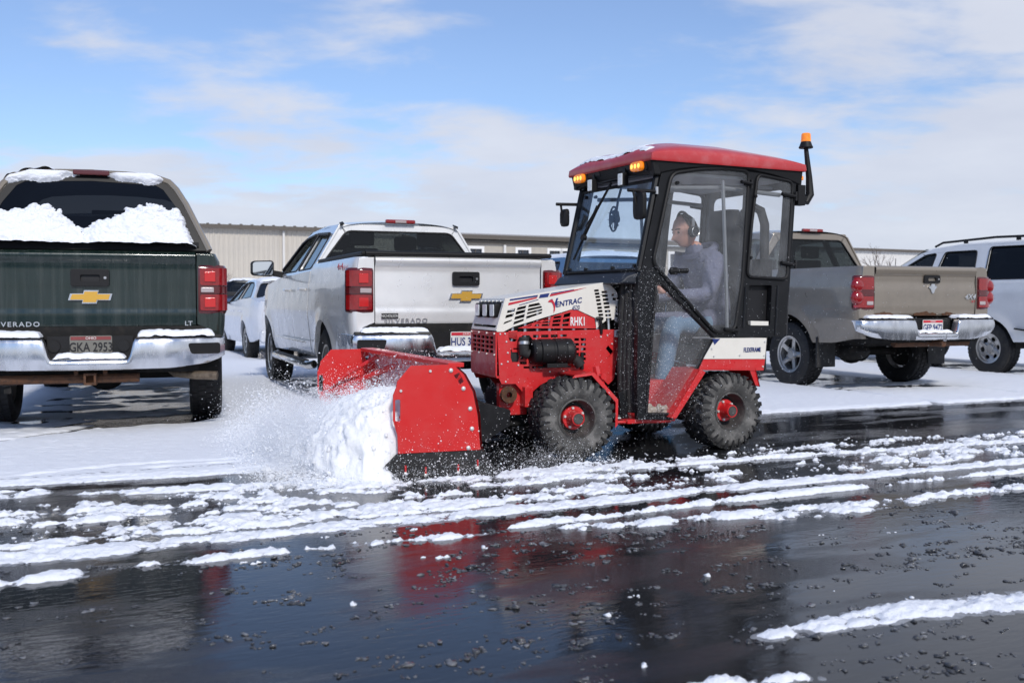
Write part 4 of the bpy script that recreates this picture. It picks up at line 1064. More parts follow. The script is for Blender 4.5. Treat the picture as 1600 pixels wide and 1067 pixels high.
# ------------------------------------------------------------------ closed cars
def closed_car(root, sp, paint, gl):
    L, hw = sp['L'], sp['hwmax']
    S = dict(axle_z=sp['tr'] - .01, arches=[(sp['ax'], sp['arch']), (sp['ax'] + sp['wb'], sp['arch'])],
             sill=lambda x: sinterp([(0, sp['sill'] + .12), (.5, sp['sill'] + .05), (sp['ax'] + sp['arch'], sp['sill']), (L, sp['sill'])], x),
             hw=sp['hw'], plan=sp['plan'], top=lambda x: sinterp(sp['belt'], x), flare=sp.get('flare', .02))
    for nm, a, b in sp['pieces']:
        for side in (1, -1):
            o = make_skin(S, a, b, side).build(nm, paint, root, sharp=50)
            if 'door' in nm:
                zz = sp['belt_h'] - .14; yy_ = side * (sinterp(sp['hw'], zz) + .005)
                MB().tube([(a + .08, yy_ - side * .02, zz), (a + .11, yy_ + side * .022, zz), (a + .24, yy_ + side * .022, zz), (a + .27, yy_ - side * .02, zz)], .014, 8).build('handle', paint, o)
    MB().box((L / 2, 0, .62), (L - .5, 1.2, .5)).build('chassis', M_under, root)
    c0, c1 = sp['cabin']
    MB().box(((c0 + c1) / 2, 0, sp['belt_h'] - .25), (c1 - c0, hw * 1.75, .4)).build('inner_body', M_under, root)
    greenhouse(root, sp, paint, gl)
    interior(root, c0 + .2, c1 - .1, sp['belt_h'] - .08, sp['gz1'] - .02, hw * .8, sp['seats'])
    top = lambda x: sinterp(sp['belt'], x)
    for nm, a, b in sp['decks']:
        MB().grid(lambda p, q: (a + (b - a) * p, (2 * q - 1) * (sinterp(sp['hw'], top(a + (b - a) * p)) - .05) * interp(sp['plan'], a + (b - a) * p), top(a + (b - a) * p) + .055 * (1 - (2 * q - 1) ** 4) - .012), 12, 12).build(nm, paint, root)
    for nm, x, sgn in (('rear_fascia', .0, 1), ('front_fascia', L, -1)):
        zt = top(x) if x else top(.0)
        MB().grid(lambda p, q: (x - sgn * .05 * (1 - (2 * p - 1) ** 2) + sgn * .02 + sgn * .10 * abs(2 * q - 1) ** 5, (2 * q - 1) * hw * interp(sp['plan'], x), sp['sill'] + .04 + (zt + .02 - sp['sill'] - .04) * p), 10, 14).build(nm, paint, root)
        MB().box((x + sgn * .02, 0, sp['sill'] + .16), (.16, hw * 1.75, .22)).build('bumper', paint, root, bevel=.05)
    for side in (1, -1):
        MB().ball((.03, side * hw * .66, sp['belt'][0][1] - .14), (.06, .15, .08), 14, 8).build('tail_lamp', M_redlens, root)
        MB().ball((L - .07, side * hw * .66, sp['belt'][-1][1] - .12), (.08, .17, .075), 14, 8).build('headlight', M_clear, root)
        MB().ball((L - .10, side * hw * .80, sp['belt'][-1][1] - .13), (.07, .07, .06), 10, 6).build('turn_signal', mat('orange_lens', (.8, .16, .01), .2), root)
        hs = MB().loft([[(sp['mirror'][0] + dx, side * (hw + .11 + .11 * s_ * a), sp['mirror'][1] + .075 * s_ * b) for a, b in rpoly([(-1, -1), (1, -.8), (1, .9), (-1, 1)], .5, 4)] for dx, s_ in ((0, .9), (.02, 1), (.08, .95), (.13, .6))]).build('wing_mirror', sp.get('mirmat', paint), root)
        MB().plate([(side * (hw + .11 + .095 * a), sp['mirror'][1] + .06 * b) for a, b in rpoly([(-1, -1), (1, -.8), (1, .9), (-1, 1)], .5, 4)], (), .004, lambda a, b, c: (sp['mirror'][0] - .004 + c, a, b)).build('mirror_glass', M_mirror, hs)
        MB().box((sp['mirror'][0] + .06, side * (hw - .0), sp['mirror'][1] - .05), (.06, .12, .04)).build('mirror_arm', M_plastic, root)
    MB().box((L - .0, 0, sp['belt'][-1][1] - .14), (.05, hw * .9, .12)).build('grille', M_plastic, root, bevel=.02)
    for xw in (sp['ax'], sp['ax'] + sp['wb']):
        for side in (1, -1):
            wheel(root, xw, side * (hw - .13), sp['tr'], sp['tw'], sp['rim'], sp['style'])
            MB().grid(lambda a, b: (xw + (sp['arch'] + .012) * math.cos(math.pi * a), side * (hw - .05 - .3 * b), sp['tr'] + (sp['arch'] + .012) * math.sin(math.pi * a)), 14, 2).build('arch_liner', M_under, root)

SP_SUV = dict(L=5.1, hwmax=.99, ax=1.02, wb=2.95, arch=.44, tr=.375, tw=.26, rim=.215, style='six', sill=.42,
              hw=[(.35, .92), (.6, .97), (.9, .99), (1.15, .98), (1.34, .95)], plan=[(0, .90), (.05, .95), (.12, .985), (.25, 1), (4.3, 1), (4.8, .94), (5.1, .80)],
              belt=[(0, 1.30), (3.6, 1.30), (4.2, 1.22), (5.1, 1.05)], belt_h=1.30,
              pieces=[('quarter_panel', 0, 1.38), ('rear_door', 1.386, 2.24), ('front_door', 2.246, 3.30), ('fender', 3.306, 5.1)], cabin=(.1, 3.6), seats=(1.3, 2.5),
              gz0=1.30, gz1=1.88, gy0=.945, gy1=.72, crown=.05,
              gout=[(.0, 1.30), (.10, 1.86), (.3, 1.90), (1.9, 1.90), (2.30, 1.86), (2.55, 1.80), (3.5, 1.30)],
              gwin=[[(.30, 1.36), (.36, 1.83), (1.22, 1.84), (1.16, 1.36)], [(1.36, 1.37), (1.44, 1.80), (2.06, 1.80), (2.14, 1.37)], [(2.26, 1.37), (2.22, 1.79), (2.44, 1.77), (3.22, 1.37)]],
              roofline=[(2.5, 1.87), (1.8, 1.915), (.6, 1.915), (.12, 1.88)], wscreen=((3.55, .90, 1.30), (2.5, .70, 1.87)), rscreen=((.0, .93, 1.30), (.11, .71, 1.88)),
              decks=[('bonnet', 3.5, 5.06)], mirror=(3.15, 1.38))
su = thing('suv', (8.18, 13.83), 112, 'white suv with dark windows and roof rack at the right edge', 'suv')
closed_car(su, SP_SUV, M_whitecar, G_dark)
for side in (1, -1):
    MB().tube([(2.35, side * .66, 1.90), (2.2, side * .66, 1.955), (1.2, side * .66, 1.985), (.35, side * .66, 1.965), (.25, side * .66, 1.92)], .018, 8).build('roof_rail', M_plastic, su)
    for xx in (.8, 1.75): MB().box((xx, side * .66, 1.95), (.06, .03, .06)).build('rail_foot', M_plastic, su)
    MB().tube([(.2, side * .985, .62), (.55, side * 1.0, .66)], .012, 6).build('body_moulding', M_plastic, su)
MB().tube([(3.3, .6, 1.36), (3.25, .62, 1.75)], .006, 5).build('antenna', M_plastic, su)

SP_SED = dict(L=4.85, hwmax=.92, ax=1.05, wb=2.80, arch=.375, tr=.335, tw=.225, rim=.225, style='twin', sill=.27,
              hw=[(.25, .84), (.5, .90), (.75, .92), (.92, .905), (1.08, .87)], plan=[(0, .84), (.05, .90), (.15, .95), (.4, 1), (4.0, 1), (4.5, .93), (4.85, .76)],
              belt=[(0, 1.02), (.5, 1.10), (1.2, 1.09), (3.3, .98), (3.7, .95), (4.5, .82), (4.85, .70)], belt_h=1.0,
              pieces=[('quarter_panel', 0, 1.30), ('rear_door', 1.306, 2.22), ('front_door', 2.226, 3.22), ('fender', 3.226, 4.85)], cabin=(.6, 3.5), seats=(1.5, 2.5),
              gz0=1.0, gz1=1.43, gy0=.865, gy1=.60, crown=.05,
              gout=[(.55, 1.06), (1.0, 1.28), (1.45, 1.42), (1.9, 1.455), (2.4, 1.44), (2.75, 1.36), (3.4, .97)],
              gwin=[[(.98, 1.12), (1.35, 1.33), (1.62, 1.395), (2.18, 1.41), (2.20, 1.06)], [(2.29, 1.06), (2.27, 1.405), (2.52, 1.385), (2.68, 1.33), (3.22, 1.02)]],
              roofline=[(2.6, 1.41), (2.0, 1.45), (1.5, 1.42)], wscreen=((3.45, .82, .97), (2.6, .60, 1.41)), rscreen=((.58, .80, 1.06), (1.5, .59, 1.42)), rframe=.05,
              decks=[('bonnet', 3.4, 4.8), ('boot_lid', .04, .62)], mirror=(3.02, 1.06))
sd = thing('sedan', (-3.63, 17.56), 114, 'white sedan dusted with snow beyond the silver pickup', 'sedan')
closed_car(sd, SP_SED, M_pearl, G_dark)
lp = local_pt(sd, lambda a, b: (1.45 + 1.2 * b, .56 - 1.12 * a, 1.40 + .05 * (1 - (2 * a - 1) ** 2) + .03 * math.sin(math.pi * b)))
snow_on('snow_patch', lp, lambda A, B: pillow(A, B, .04, 8, .1, .1), 30, 30, 'snow on the roof of the white sedan')
lp = local_pt(sd, lambda a, b: (.08 + .5 * b, .70 - 1.40 * a, 1.035 + .06 * b + .045 * (1 - (2 * a - 1) ** 4)))
snow_on('snow_patch', lp, lambda A, B: pillow(A, B, .05, 12, .1, .15), 36, 20, 'snow on the boot lid of the white sedan')

bc = thing('suv', (1.42, 13.4), 112, 'blue suv with snowy roof hidden behind the red tractor', 'suv')
SPB = dict(SP_SUV); SPB.update(style='five')
closed_car(bc, SPB, M_bluecar, G_dark); bc.scale = (.9, .94, .86)
lpb = local_pt(bc, lambda a, b: ((.15 + 2.35 * b) * .9, (.68 - 1.36 * a) * .94, (1.885 + .05 * (1 - (2 * a - 1) ** 2)) * .86))
snow_on('snow_patch', lpb, lambda A, B: pillow(A, B, .07, 4, .08, .08), 50, 50, 'thick snow on the roof of the blue suv')
nv = thing('suv', (-9.2, 35.0), 284, 'dark navy suv facing the camera behind the white sedan', 'suv')
closed_car(nv, dict(SP_SUV), M_navycar, G_dark); nv.scale = (.9, .95, .9)
lpb = local_pt(nv, lambda a, b: ((.15 + 2.35 * b) * .9, (.68 - 1.36 * a) * .95, (1.885 + .05 * (1 - (2 * a - 1) ** 2)) * .9))
snow_on('snow_patch', lpb, lambda A, B: pillow(A, B, .06, 6, .08, .08), 40, 40, 'snow on the roof of the dark navy suv')
# tractor bonnet panels, (x, z) on the side of the front frame
T_white = [(.461,.841),(.413,.841),(.346,.874),(-.079,.99),(-.118,.991),(-.261,.93),(-.267,.858),(-.45,.852),(-.471,1.018),(-.417,1.12),(-.353,1.181),(.394,1.065)]
T_white_h = [[(.383,.988),(.329,.999),(.334,.977),(.39,.967)],[(.394,.953),(.337,.966),(.346,.945),(.402,.932)],[(.405,.907),(.35,.924),(.355,.914),(.416,.89)],[(.312,1.005),(.249,1.018),(.255,.999),(.32,.985)],[(.324,.977),(.255,.991),(.26,.971),(.329,.954)],[(.331,.942),(.26,.961),(.265,.938),(.337,.921)],[(.338,.907),(.267,.929),(.27,.913),(.346,.887)],[(.23,1.023),(.158,1.037),(.145,1.022),(.237,1.005)],[(.237,.996),(.142,1.015),(.135,1.003),(.241,.98)],[(.243,.971),(.134,.996),(.134,.983),(.247,.957)],[(.249,.945),(.135,.976),(.137,.964),(.252,.926)],[(-.251,1.127),(-.285,1.13),(-.287,1.115),(-.253,1.112)],[(-.255,1.105),(-.29,1.108),(-.292,1.093),(-.258,1.09)],[(-.26,1.083),(-.295,1.086),(-.297,1.071),(-.263,1.068)],[(-.265,1.06),(-.3,1.062),(-.301,1.047),(-.267,1.044)],[(-.27,1.033),(-.305,1.036),(-.306,1.02),(-.272,1.018)],[(-.275,1.007),(-.309,1.01),(-.311,.995),(-.277,.992)],[(-.279,.984),(-.314,.986),(-.316,.971),(-.282,.968)],[(-.284,.958),(-.319,.961),(-.321,.946),(-.287,.943)],[(-.307,1.117),(-.35,1.12),(-.352,1.104),(-.309,1.102)],[(-.312,1.092),(-.355,1.094),(-.357,1.078),(-.314,1.076)],[(-.317,1.065),(-.36,1.068),(-.362,1.052),(-.319,1.049)],[(-.322,1.039),(-.365,1.041),(-.367,1.025),(-.324,1.023)],[(-.327,1.012),(-.37,1.015),(-.371,.999),(-.329,.996)],[(-.332,.984),(-.375,.986),(-.376,.97),(-.333,.968)],[(-.337,.956),(-.38,.958),(-.381,.942),(-.338,.94)],[(-.341,.929),(-.384,.931),(-.386,.915),(-.343,.913)],[(-.385,1.099),(-.414,1.1),(-.414,1.083),(-.385,1.082)],[(-.393,1.071),(-.429,1.072),(-.429,1.055),(-.393,1.054)],[(-.414,1.012),(-.427,1.012),(-.427,.995),(-.415,.995)],[(-.415,.984),(-.427,.985),(-.427,.968),(-.415,.967)],[(-.412,.953),(-.459,.954),(-.459,.937),(-.412,.936)],[(-.41,.924),(-.46,.925),(-.46,.908),(-.41,.907)],[(-.408,.895),(-.452,.895),(-.452,.879),(-.408,.878)]]
T_insert = [(.312,.864),(-.079,.987),(-.114,.988),(-.254,.927),(-.265,.858)]
T_insert_h = [[(-.025,.958),(-.075,.97),(-.07,.943),(-.019,.934)],[(-.018,.922),(-.068,.931),(-.064,.907),(-.015,.901)],[(-.012,.891),(-.061,.894),(-.059,.877),(-.008,.876)],[(.05,.942),(-.008,.951),(-.004,.933),(.055,.928)],[(.056,.919),(-.002,.924),(.002,.904),(.059,.901)],[(.061,.893),(.004,.894),(.007,.877),(.064,.876)],[(.124,.922),(.068,.937),(.073,.923),(.129,.914)],[(.131,.907),(.074,.914),(.078,.901),(.135,.898)],[(.137,.891),(.081,.893),(.082,.878),(.141,.877)],[(.187,.906),(.149,.917),(.152,.902),(.191,.898)],[(.181,.89),(.157,.891),(.158,.878),(.194,.877)],[(.247,.878),(.209,.892),(.213,.881),(.25,.874)]]
T_side = [(.459,.838),(.12,.844),(-.267,.85),(-.454,.849),(-.452,.762),(-.427,.653),(-.402,.5),(-.359,.464),(-.315,.506),(-.255,.549),(-.161,.547),(-.052,.539),(.056,.516),(.148,.476),(.208,.428),(.237,.385),(.329,.488),(.429,.489),(.444,.521)]
T_side_h = [[(.379,.847),(.316,.849),(.316,.787),(.331,.773),(.368,.777),(.379,.802)],[(.362,.738),(.353,.703),(.312,.702),(.3,.673),(.312,.635),(.353,.636),(.364,.668)],[(.282,.816),(.23,.817),(.203,.784),(-.064,.788),(-.089,.756),(-.086,.62),(-.034,.608),(.222,.621),(.241,.658),(.271,.687),(.285,.73)],[(.203,.819),(.162,.818),(.162,.799),(.203,.799)],[(.144,.819),(.09,.819),(.09,.799),(.144,.8)],[(.073,.819),(.022,.819),(.022,.799),(.073,.799)],[(.001,.819),(-.045,.819),(-.045,.803),(.001,.803)],[(-.101,.792),(-.136,.792),(-.136,.774),(-.101,.774)],[(-.151,.792),(-.187,.791),(-.187,.773),(-.151,.773)],[(-.101,.758),(-.136,.758),(-.136,.74),(-.101,.74)],[(-.151,.758),(-.187,.757),(-.188,.739),(-.152,.74)],[(-.101,.726),(-.136,.725),(-.136,.707),(-.101,.708)],[(-.152,.725),(-.188,.725),(-.188,.707),(-.152,.707)],[(-.101,.691),(-.136,.691),(-.136,.673),(-.101,.673)],[(-.152,.69),(-.188,.69),(-.188,.672),(-.152,.672)],[(-.101,.659),(-.136,.658),(-.136,.64),(-.101,.641)],[(-.152,.658),(-.188,.657),(-.188,.639),(-.152,.64)],[(.346,.731),(.297,.73),(.297,.721),(.346,.722)],[(.292,.672),(.27,.671),(.27,.653),(.292,.653)],[(.297,.637),(.248,.636),(.248,.619),(.297,.62)],[(.271,.605),(.226,.604),(.226,.59),(.271,.591)],[(.209,.604),(.177,.604),(.177,.591),(.209,.591)],[(.161,.605),(.135,.604),(.135,.591),(.161,.592)],[(-.339,.716),(-.357,.739),(-.399,.694),(-.379,.671)]]
T_st_blue = [[(.368,1.061),(.166,1.09),(.17,1.078),(.37,1.05)],[(.149,1.093),(.082,1.103),(.093,1.076),(.16,1.068)],[(.301,1.023),(.162,1.061),(.164,1.056),(.303,1.018)],[(.069,1.103),(-.102,1.13),(-.096,1.124),(.073,1.096)]]
T_st_red = [[(.377,1.036),(.17,1.076),(.177,1.066),(.381,1.019)],[(.076,1.093),(-.192,1.142),(-.106,1.118),(.082,1.079)]]
# ------------------------------------------------------------------ articulated compact tractor with cab
TRL, TRH = (1.278, 7.557), 207.0
TFL, TFH = (.238, 7.123), 199.0
tr = thing('compact_tractor', TRL, TRH, 'red and white compact tractor with glazed cab pushing the snow plow', 'tractor')
MFRONT = Matrix.LocRotScale((TRL[0], TRL[1], 0), Matrix.Rotation(R(TRH), 3, 'Z').to_quaternion(), None).inverted() @ Matrix.LocRotScale((TFL[0], TFL[1], 0), Matrix.Rotation(R(TFH), 3, 'Z').to_quaternion(), None)
def F(mb, name, m_, bevel=0.0, parent=None, sharp=35):      # a part on the front frame
    if parent is None: return mb.build(name, m_, tr, MFRONT, bevel, sharp)
    return mb.build(name, m_, parent, None, bevel, sharp)
def Bk(mb, name, m_, bevel=0.0, parent=None, sharp=35):     # a part on the rear frame
    return mb.build(name, m_, parent or tr, None, bevel, sharp)
def bolts(mb, pts, y, r=.008, side=1):
    for x, z in pts: mb.cyl((x, y - side * .002, z), (x, y + side * .007, z), r, r * .8, 8)
    return mb
WHB = .29
side_fn = lambda y: (lambda a, b, c: (a, y + c, b))
for s in (1, -1):
    F(MB().plate(T_white, T_white_h, .008, side_fn(s * WHB)), 'bonnet_side', M_cream, .0015)
    F(MB().plate(T_insert, T_insert_h, .008, side_fn(s * (WHB + .001))), 'vent_insert', M_red, .0015)
    F(MB().plate(T_side, T_side_h, .008, side_fn(s * (WHB + .004))), 'side_panel', M_red, .0015)
    pb = MB(); bolts(pb, [(.439, .827), (.405, .829), (.395, .775), (.385, .70), (.43, .625), (.385, .64), (.31, .615), (-.02, .565), (.08, .565), (-.35, .81), (-.385, .75), (-.30, .80), (.40, .505), (-.27, .575)], s * (WHB + .008), .007, s)
    pb2 = F(pb, 'panel_bolts', M_zinc); tag(pb2, kind='stuff')
# things seen through the slots
F(MB().box((-.02, 0, .78), (.78, .46, .40)), 'engine', M_under, .03)
mb = MB()
for i in range(9): mb.tube([(.38 - i * .09, .255, .66 + .03 * (i % 3)), (.34 - i * .09, .262, .80), (.33 - i * .088, .25, .98)], .012 + .004 * (i % 2), 6)
o = F(mb, 'engine_pipes', M_steel); tag(o, kind='stuff')
# bonnet top and nose
F(MB().hexa([(.40, -WHB + .003, 1.050), (.40, WHB - .003, 1.050), (-.353, WHB - .003, 1.166), (-.353, -WHB + .003, 1.166), (.394, -WHB + .003, 1.066), (.394, WHB - .003, 1.066), (-.353, WHB - .003, 1.182), (-.353, -WHB + .003, 1.182)]), 'bonnet_top', M_cream, .003)
F(MB().hexa([(-.353, -WHB + .003, 1.166), (-.353, WHB - .003, 1.166), (-.47, WHB - .003, 1.0), (-.47, -WHB + .003, 1.0), (-.350, -WHB + .003, 1.180), (-.350, WHB - .003, 1.180), (-.478, WHB - .003, 1.018), (-.478, -WHB + .003, 1.018)]), 'bonnet_rear', M_cream, .003)
nx = lambda z: .462 - (z - .845) * (.066 / .22)
F(MB().plate(rect(-WHB, .848, WHB, 1.066), [rect(-WHB + .03, .868, WHB - .03, .884), rpoly(rect(-.25, .935, .25, 1.035), .02, 3)], .01, lambda a, b, c: (nx(b) + c, a, b)), 'nose_deck', M_cream, .002)
F(MB().box((.40, 0, .975), (.02, .54, .14)), 'lamp_recess', M_ink)
for y in (-.165, .01, .175):
    l = F(MB().loft([[(nx(.985) + dx, y + .052 * k * a, .985 + .05 * k * b) for a, b in rpoly([(-1, -1), (1, -1), (1, 1), (-1, 1)], .35, 3)] for dx, k in ((-.03, .8), (.015, 1), (.032, 1), (.036, .92))]), 'work_lamp', M_plastic)
    F(MB().plate(rpoly(rect(-.042, -.04, .042, .04), .012, 3), (), .006, lambda a, b, c: (nx(.985) + .038 + c, y + a, .985 + b)), 'lens', M_led, 0, l)
    F(MB().tube([(nx(.985) + .0, y - .062, .98), (nx(.985) + .0, y - .062, .93), (nx(.985), y, .918), (nx(.985), y + .062, .93), (nx(.985), y + .062, .98)], .005, 5), 'bracket', M_plastic, 0, l)
for i in range(6): F(MB().cyl((nx(1.045) + .004, -.22 + i * .088, 1.046), (nx(1.045) + .012, -.22 + i * .088, 1.046), .008, n=8), 'stud', M_zinc)
gh_ = []
for r_ in range(4):
    for c_ in range(5): gh_.append(rect(-.235 + c_ * .098, .695 + r_ * .031, -.235 + c_ * .098 + .078, .695 + r_ * .031 + .020))
F(MB().plate(rect(-WHB, .54, WHB, .840), gh_, .012, lambda a, b, c: (.463 + c, a, b)), 'nose_grille', M_red, .002)
F(MB().box((.44, 0, .745), (.02, .54, .18)), 'radiator', M_under)
F(MB().hexa([(.30, -WHB, .50), (.462, -WHB, .53), (.462, WHB, .53), (.30, WHB, .50), (.30, -WHB, .52), (.462, -WHB, .545), (.462, WHB, .545), (.30, WHB, .52)]), 'nose_pan', M_red)
pb = MB()
for y in (-.26, -.08, .10, .27):
    for z in (.685, .828): pb.cyl((.467, y, z), (.477, y, z), .007, n=8)
o = F(pb, 'grille_bolts', M_zinc); tag(o, kind='stuff')
# decals and lettering
for q in T_st_blue: F(MB().plate(q, (), .002, side_fn(WHB + .0055)), 'stripe_decal', M_navy)
for q in T_st_red: F(MB().plate(q, (), .002, side_fn(WHB + .0055)), 'stripe_decal', M_inkred)
def side_text(body, size, m_, x, z, slope, **k):
    o = text(body, size, m_, tr, MFRONT @ left_mx(x, WHB + k.pop('dy', .006), z, slope), **k); return o
side_text('ENTRAC', .050, M_navy, -.058, 1.037, R(9.5), shear=.25, offset=.0012, sx=1.0, space=1.02)
side_text('V', .082, M_navy, .048, 1.030, R(9.5), shear=.12, offset=.003)
F(MB().plate([(.094, 1.045), (.083, 1.055), (.062, 1.058), (.048, 1.040), (.041, 1.012), (.043, .985), (.053, .967), (.051, 1.0), (.058, 1.028), (.070, 1.042), (.085, 1.04)], (), .002, side_fn(WHB + .008)), 'emblem', M_inkred)
side_text('4520', .046, M_navy, -.112, 1.000, R(6), shear=.15, sx=.62)
side_text('RHK1', .082, M_white, -.128, .905, 0, dy=.0075, sx=.55, offset=.002, space=1.05)
F(MB().box((-.440, WHB + .012, .822), (.075, .003, .048)), 'sticker', M_white)
side_text('JW', .05, M_ink, -.442, .820, 0, dy=.014, sx=.8, offset=.002)
# air cleaner on the left side
ac = F(MB().lathe([(.001, 0), (.072, .0), (.085, .012), (.085, .05), (.080, .055), (.088, .06), (.088, .14), (.083, .145), (.083, .16), (.090, .165), (.090, .23), (.084, .235), (.090, .245), (.088, .285), (.06, .31), (.001, .312)], n=32), 'air_cleaner', M_plastic)
ac.matrix_local = MFRONT @ Matrix.Translation((.235, .345, .705)) @ Matrix.Rotation(R(90), 4, 'Z')
for k, (p_, r_) in enumerate((([(.255, .345, .69), (.285, .345, .70), (.287, .342, .75), (.28, .33, .80)], .036), ([(-.06, .345, .665), (-.10, .35, .64), (-.125, .355, .605)], .036))):
    F(MB().tube(p_, r_, 14), 'air_hose', M_rubber)
F(MB().tube([(.284, .343, .755), (.283, .340, .775)], .039, 14), 'hose_clamp', M_steel)
F(MB().box((.06, .35, .612), (.15, .09, .03)).box((.06, .33, .60), (.24, .03, .012)), 'air_cleaner_bracket', M_plastic, .004)
F(MB().cyl((.335, .25, .675), (.335, .29, .675), .035, .038, 14), 'intake_port', M_rubber)
lt = F(MB().tube([(-.262, WHB + .015, .925), (-.285, WHB + .022, .93), (-.31, WHB + .018, .925)], .012, 8), 'rubber_latch', M_plastic)
F(MB().tube([(-.288, WHB + .02, .925), (-.298, WHB + .024, .88), (-.303, WHB + .012, .82)], [.011, .013, .010], 8), 'strap', M_plastic, 0, lt)
F(MB().box((-.155, WHB + .02, .635), (.022, .018, .12)), 'cable_guide', M_plastic, .004)
F(MB().hexa([(-.36, WHB + .008, .655), (-.41, WHB + .008, .71), (-.40, WHB + .03, .715), (-.35, WHB + .03, .66), (-.365, WHB + .008, .66), (-.412, WHB + .008, .714), (-.402, WHB + .03, .72), (-.355, WHB + .03, .664)]), 'vent_scoop', M_red)
# front wheels' fenders
for s in (1, -1):
    prof = [(.02, .560), (-.12, .575), (-.295, .39), (-.292, .218)]
    F(MB().loft([[(x, s * y, z) for x, z in prof] for y in (.30, .60)], closed=False, cap=False).loft([[(x + .006, s * y, z - .006) for x, z in prof] for y in (.30, .60)], closed=False, cap=False).loft([[(x, s * .60, z) for x, z in prof], [(x + .02, s * .603, z - .018) for x, z in prof]], closed=False, cap=False), 'front_fender', M_red)
F(MB().box((.0, 0, .30), (.80, .34, .24)), 'front_frame', M_under, .02)  # dark colour for dark steel, with the shade below the bonnet painted in
F(MB().cyl((0, -.42, .275), (0, .42, .275), .075, n=16).box((0, 0, .275), (.22, .5, .18)), 'front_axle', M_under)
F(MB().lathe([(.02, .0), (.055, .0), (.058, .01), (.05, .02), (.058, .03), (.055, .04), (.02, .04)], (.38, .28, .415), 20), 'belt_pulley', M_rust)
F(MB().box((.33, .22, .38), (.20, .06, .22)).box((.25, .30, .40), (.06, .10, .14)), 'hitch_bracket', M_red, .006)
# knobby tractor tyres
def knobby(r, w, rim):
    mb = MB(); h = w / 2
    mb.lathe([(rim - .008, -h * .62), (rim + .01, -h * .80), (rim + .045, -h * .96), (r - .065, -h), (r - .035, -h * .93), (r - .018, -h * .75), (r - .014, 0), (r - .018, h * .75), (r - .035, h * .93), (r - .065, h), (rim + .045, h * .96), (rim + .01, h * .80), (rim - .008, h * .62)], n=56)
    tr_ = MB(); k = 26
    for i in range(k):
        for row, yc in enumerate((-.62, -.21, .21, .62)):
            t0 = 2 * math.pi * (i + .5 * (row % 2)) / k; hx = [(math.cos(q) * .20 * 1.05, math.sin(q)) for q in [math.pi / 6 + math.pi / 3 * j for j in range(6)]]
            b_ = [(t0 + q[1] * .080, (yc + q[0]) * h) for q in hx]
            rr0, rr1 = r - .02, r - .002 - (.004 if abs(yc) > .5 else 0)
            tr_.loft([[(q * math.cos(t), y, q * math.sin(t)) for t, y in b_] for q in (rr0, rr1)])
        for s in (-1, 1):        # shoulder lugs running down the side wall
            t0 = 2 * math.pi * (i + .25) / k; d = .055
            p = []
            for (rr, yy_) in ((r - .010, .84), (r - .050, 1.03)):
                p += [(rr, yy_)]
            tr_.hexa([((rr) * math.cos(t0 + sg * d * kk), s * yy_ * h, rr * math.sin(t0 + sg * d * kk)) for rr, yy_, kk, sg in
                      ((r - .012, .70, 1, -1), (r - .012, .70, 1, 1), (r - .075, .90, .5, 1), (r - .075, .90, .5, -1), (r - .006, .93, 1, -1), (r - .006, .93, 1, 1), (r - .072, 1.045, .5, 1), (r - .072, 1.045, .5, -1))])
    return mb, tr_
KR, KW, KRIM = .277, .265, .128
_ty, _td = knobby(KR, KW, KRIM)
me_ty, me_td = _ty.mesh('tyre', M_dusty, 40), _td.mesh('tread', M_rubber, 30)
M_dirtyrim = mat('grimy_rim', (.05, .048, .046), .6, var=(12, .6, (.16, .15, .14)))
def tractor_wheel(x, s, front):
    e = bpy.data.objects.new('wheel', None); COL.objects.link(e); e.parent = tr; e.empty_display_size = .1
    e.matrix_local = (MFRONT if front else Matrix.Identity(4)) @ Matrix.Translation((x, s * .49, KR - .006)) @ Matrix.Rotation(random.uniform(0, 6), 4, 'Y')
    for nm, me in (('tyre', me_ty), ('tread', me_td)):
        o = bpy.data.objects.new(nm, me); COL.objects.link(o); o.parent = e
    h = KW / 2
    MB().lathe([(KRIM + .008, s * h * .82), (KRIM - .004, s * h * .84), (KRIM - .012, s * h * .60), (KRIM - .022, s * h * .2), (KRIM - .03, s * h * .12), (.092, s * h * .18), (.09, s * h * .10), (.001, s * h * .10)], n=40).build('rim', M_dirtyrim, e)
    MB().lathe([(.001, s * h * .34), (.078, s * h * .34), (.082, s * h * .25), (.082, s * h * .08)], n=28).build('hub_plate', M_red, e)
    MB().lathe([(.058, s * h * .30), (.048, s * h * .75), (.044, s * h * .95), (.038, s * h * .96), (.036, s * h * .90), (.001, s * h * .90)], n=24).build('hub', M_red, e)
    MB().cyl((0, s * h * .85, 0), (0, s * h * .965, 0), .034, n=18).build('hub_cap', M_dirtyrim, e)
    for i in range(5):
        t = 2 * math.pi * i / 5; MB().cyl((.067 * math.cos(t), s * h * .3, .067 * math.sin(t)), (.067 * math.cos(t), s * h * .44, .067 * math.sin(t)), .011, .009, 6).build('wheel_bolt', M_zinc, e)
for fr in (True, False):
    for s in (1, -1): tractor_wheel(0, s, fr)

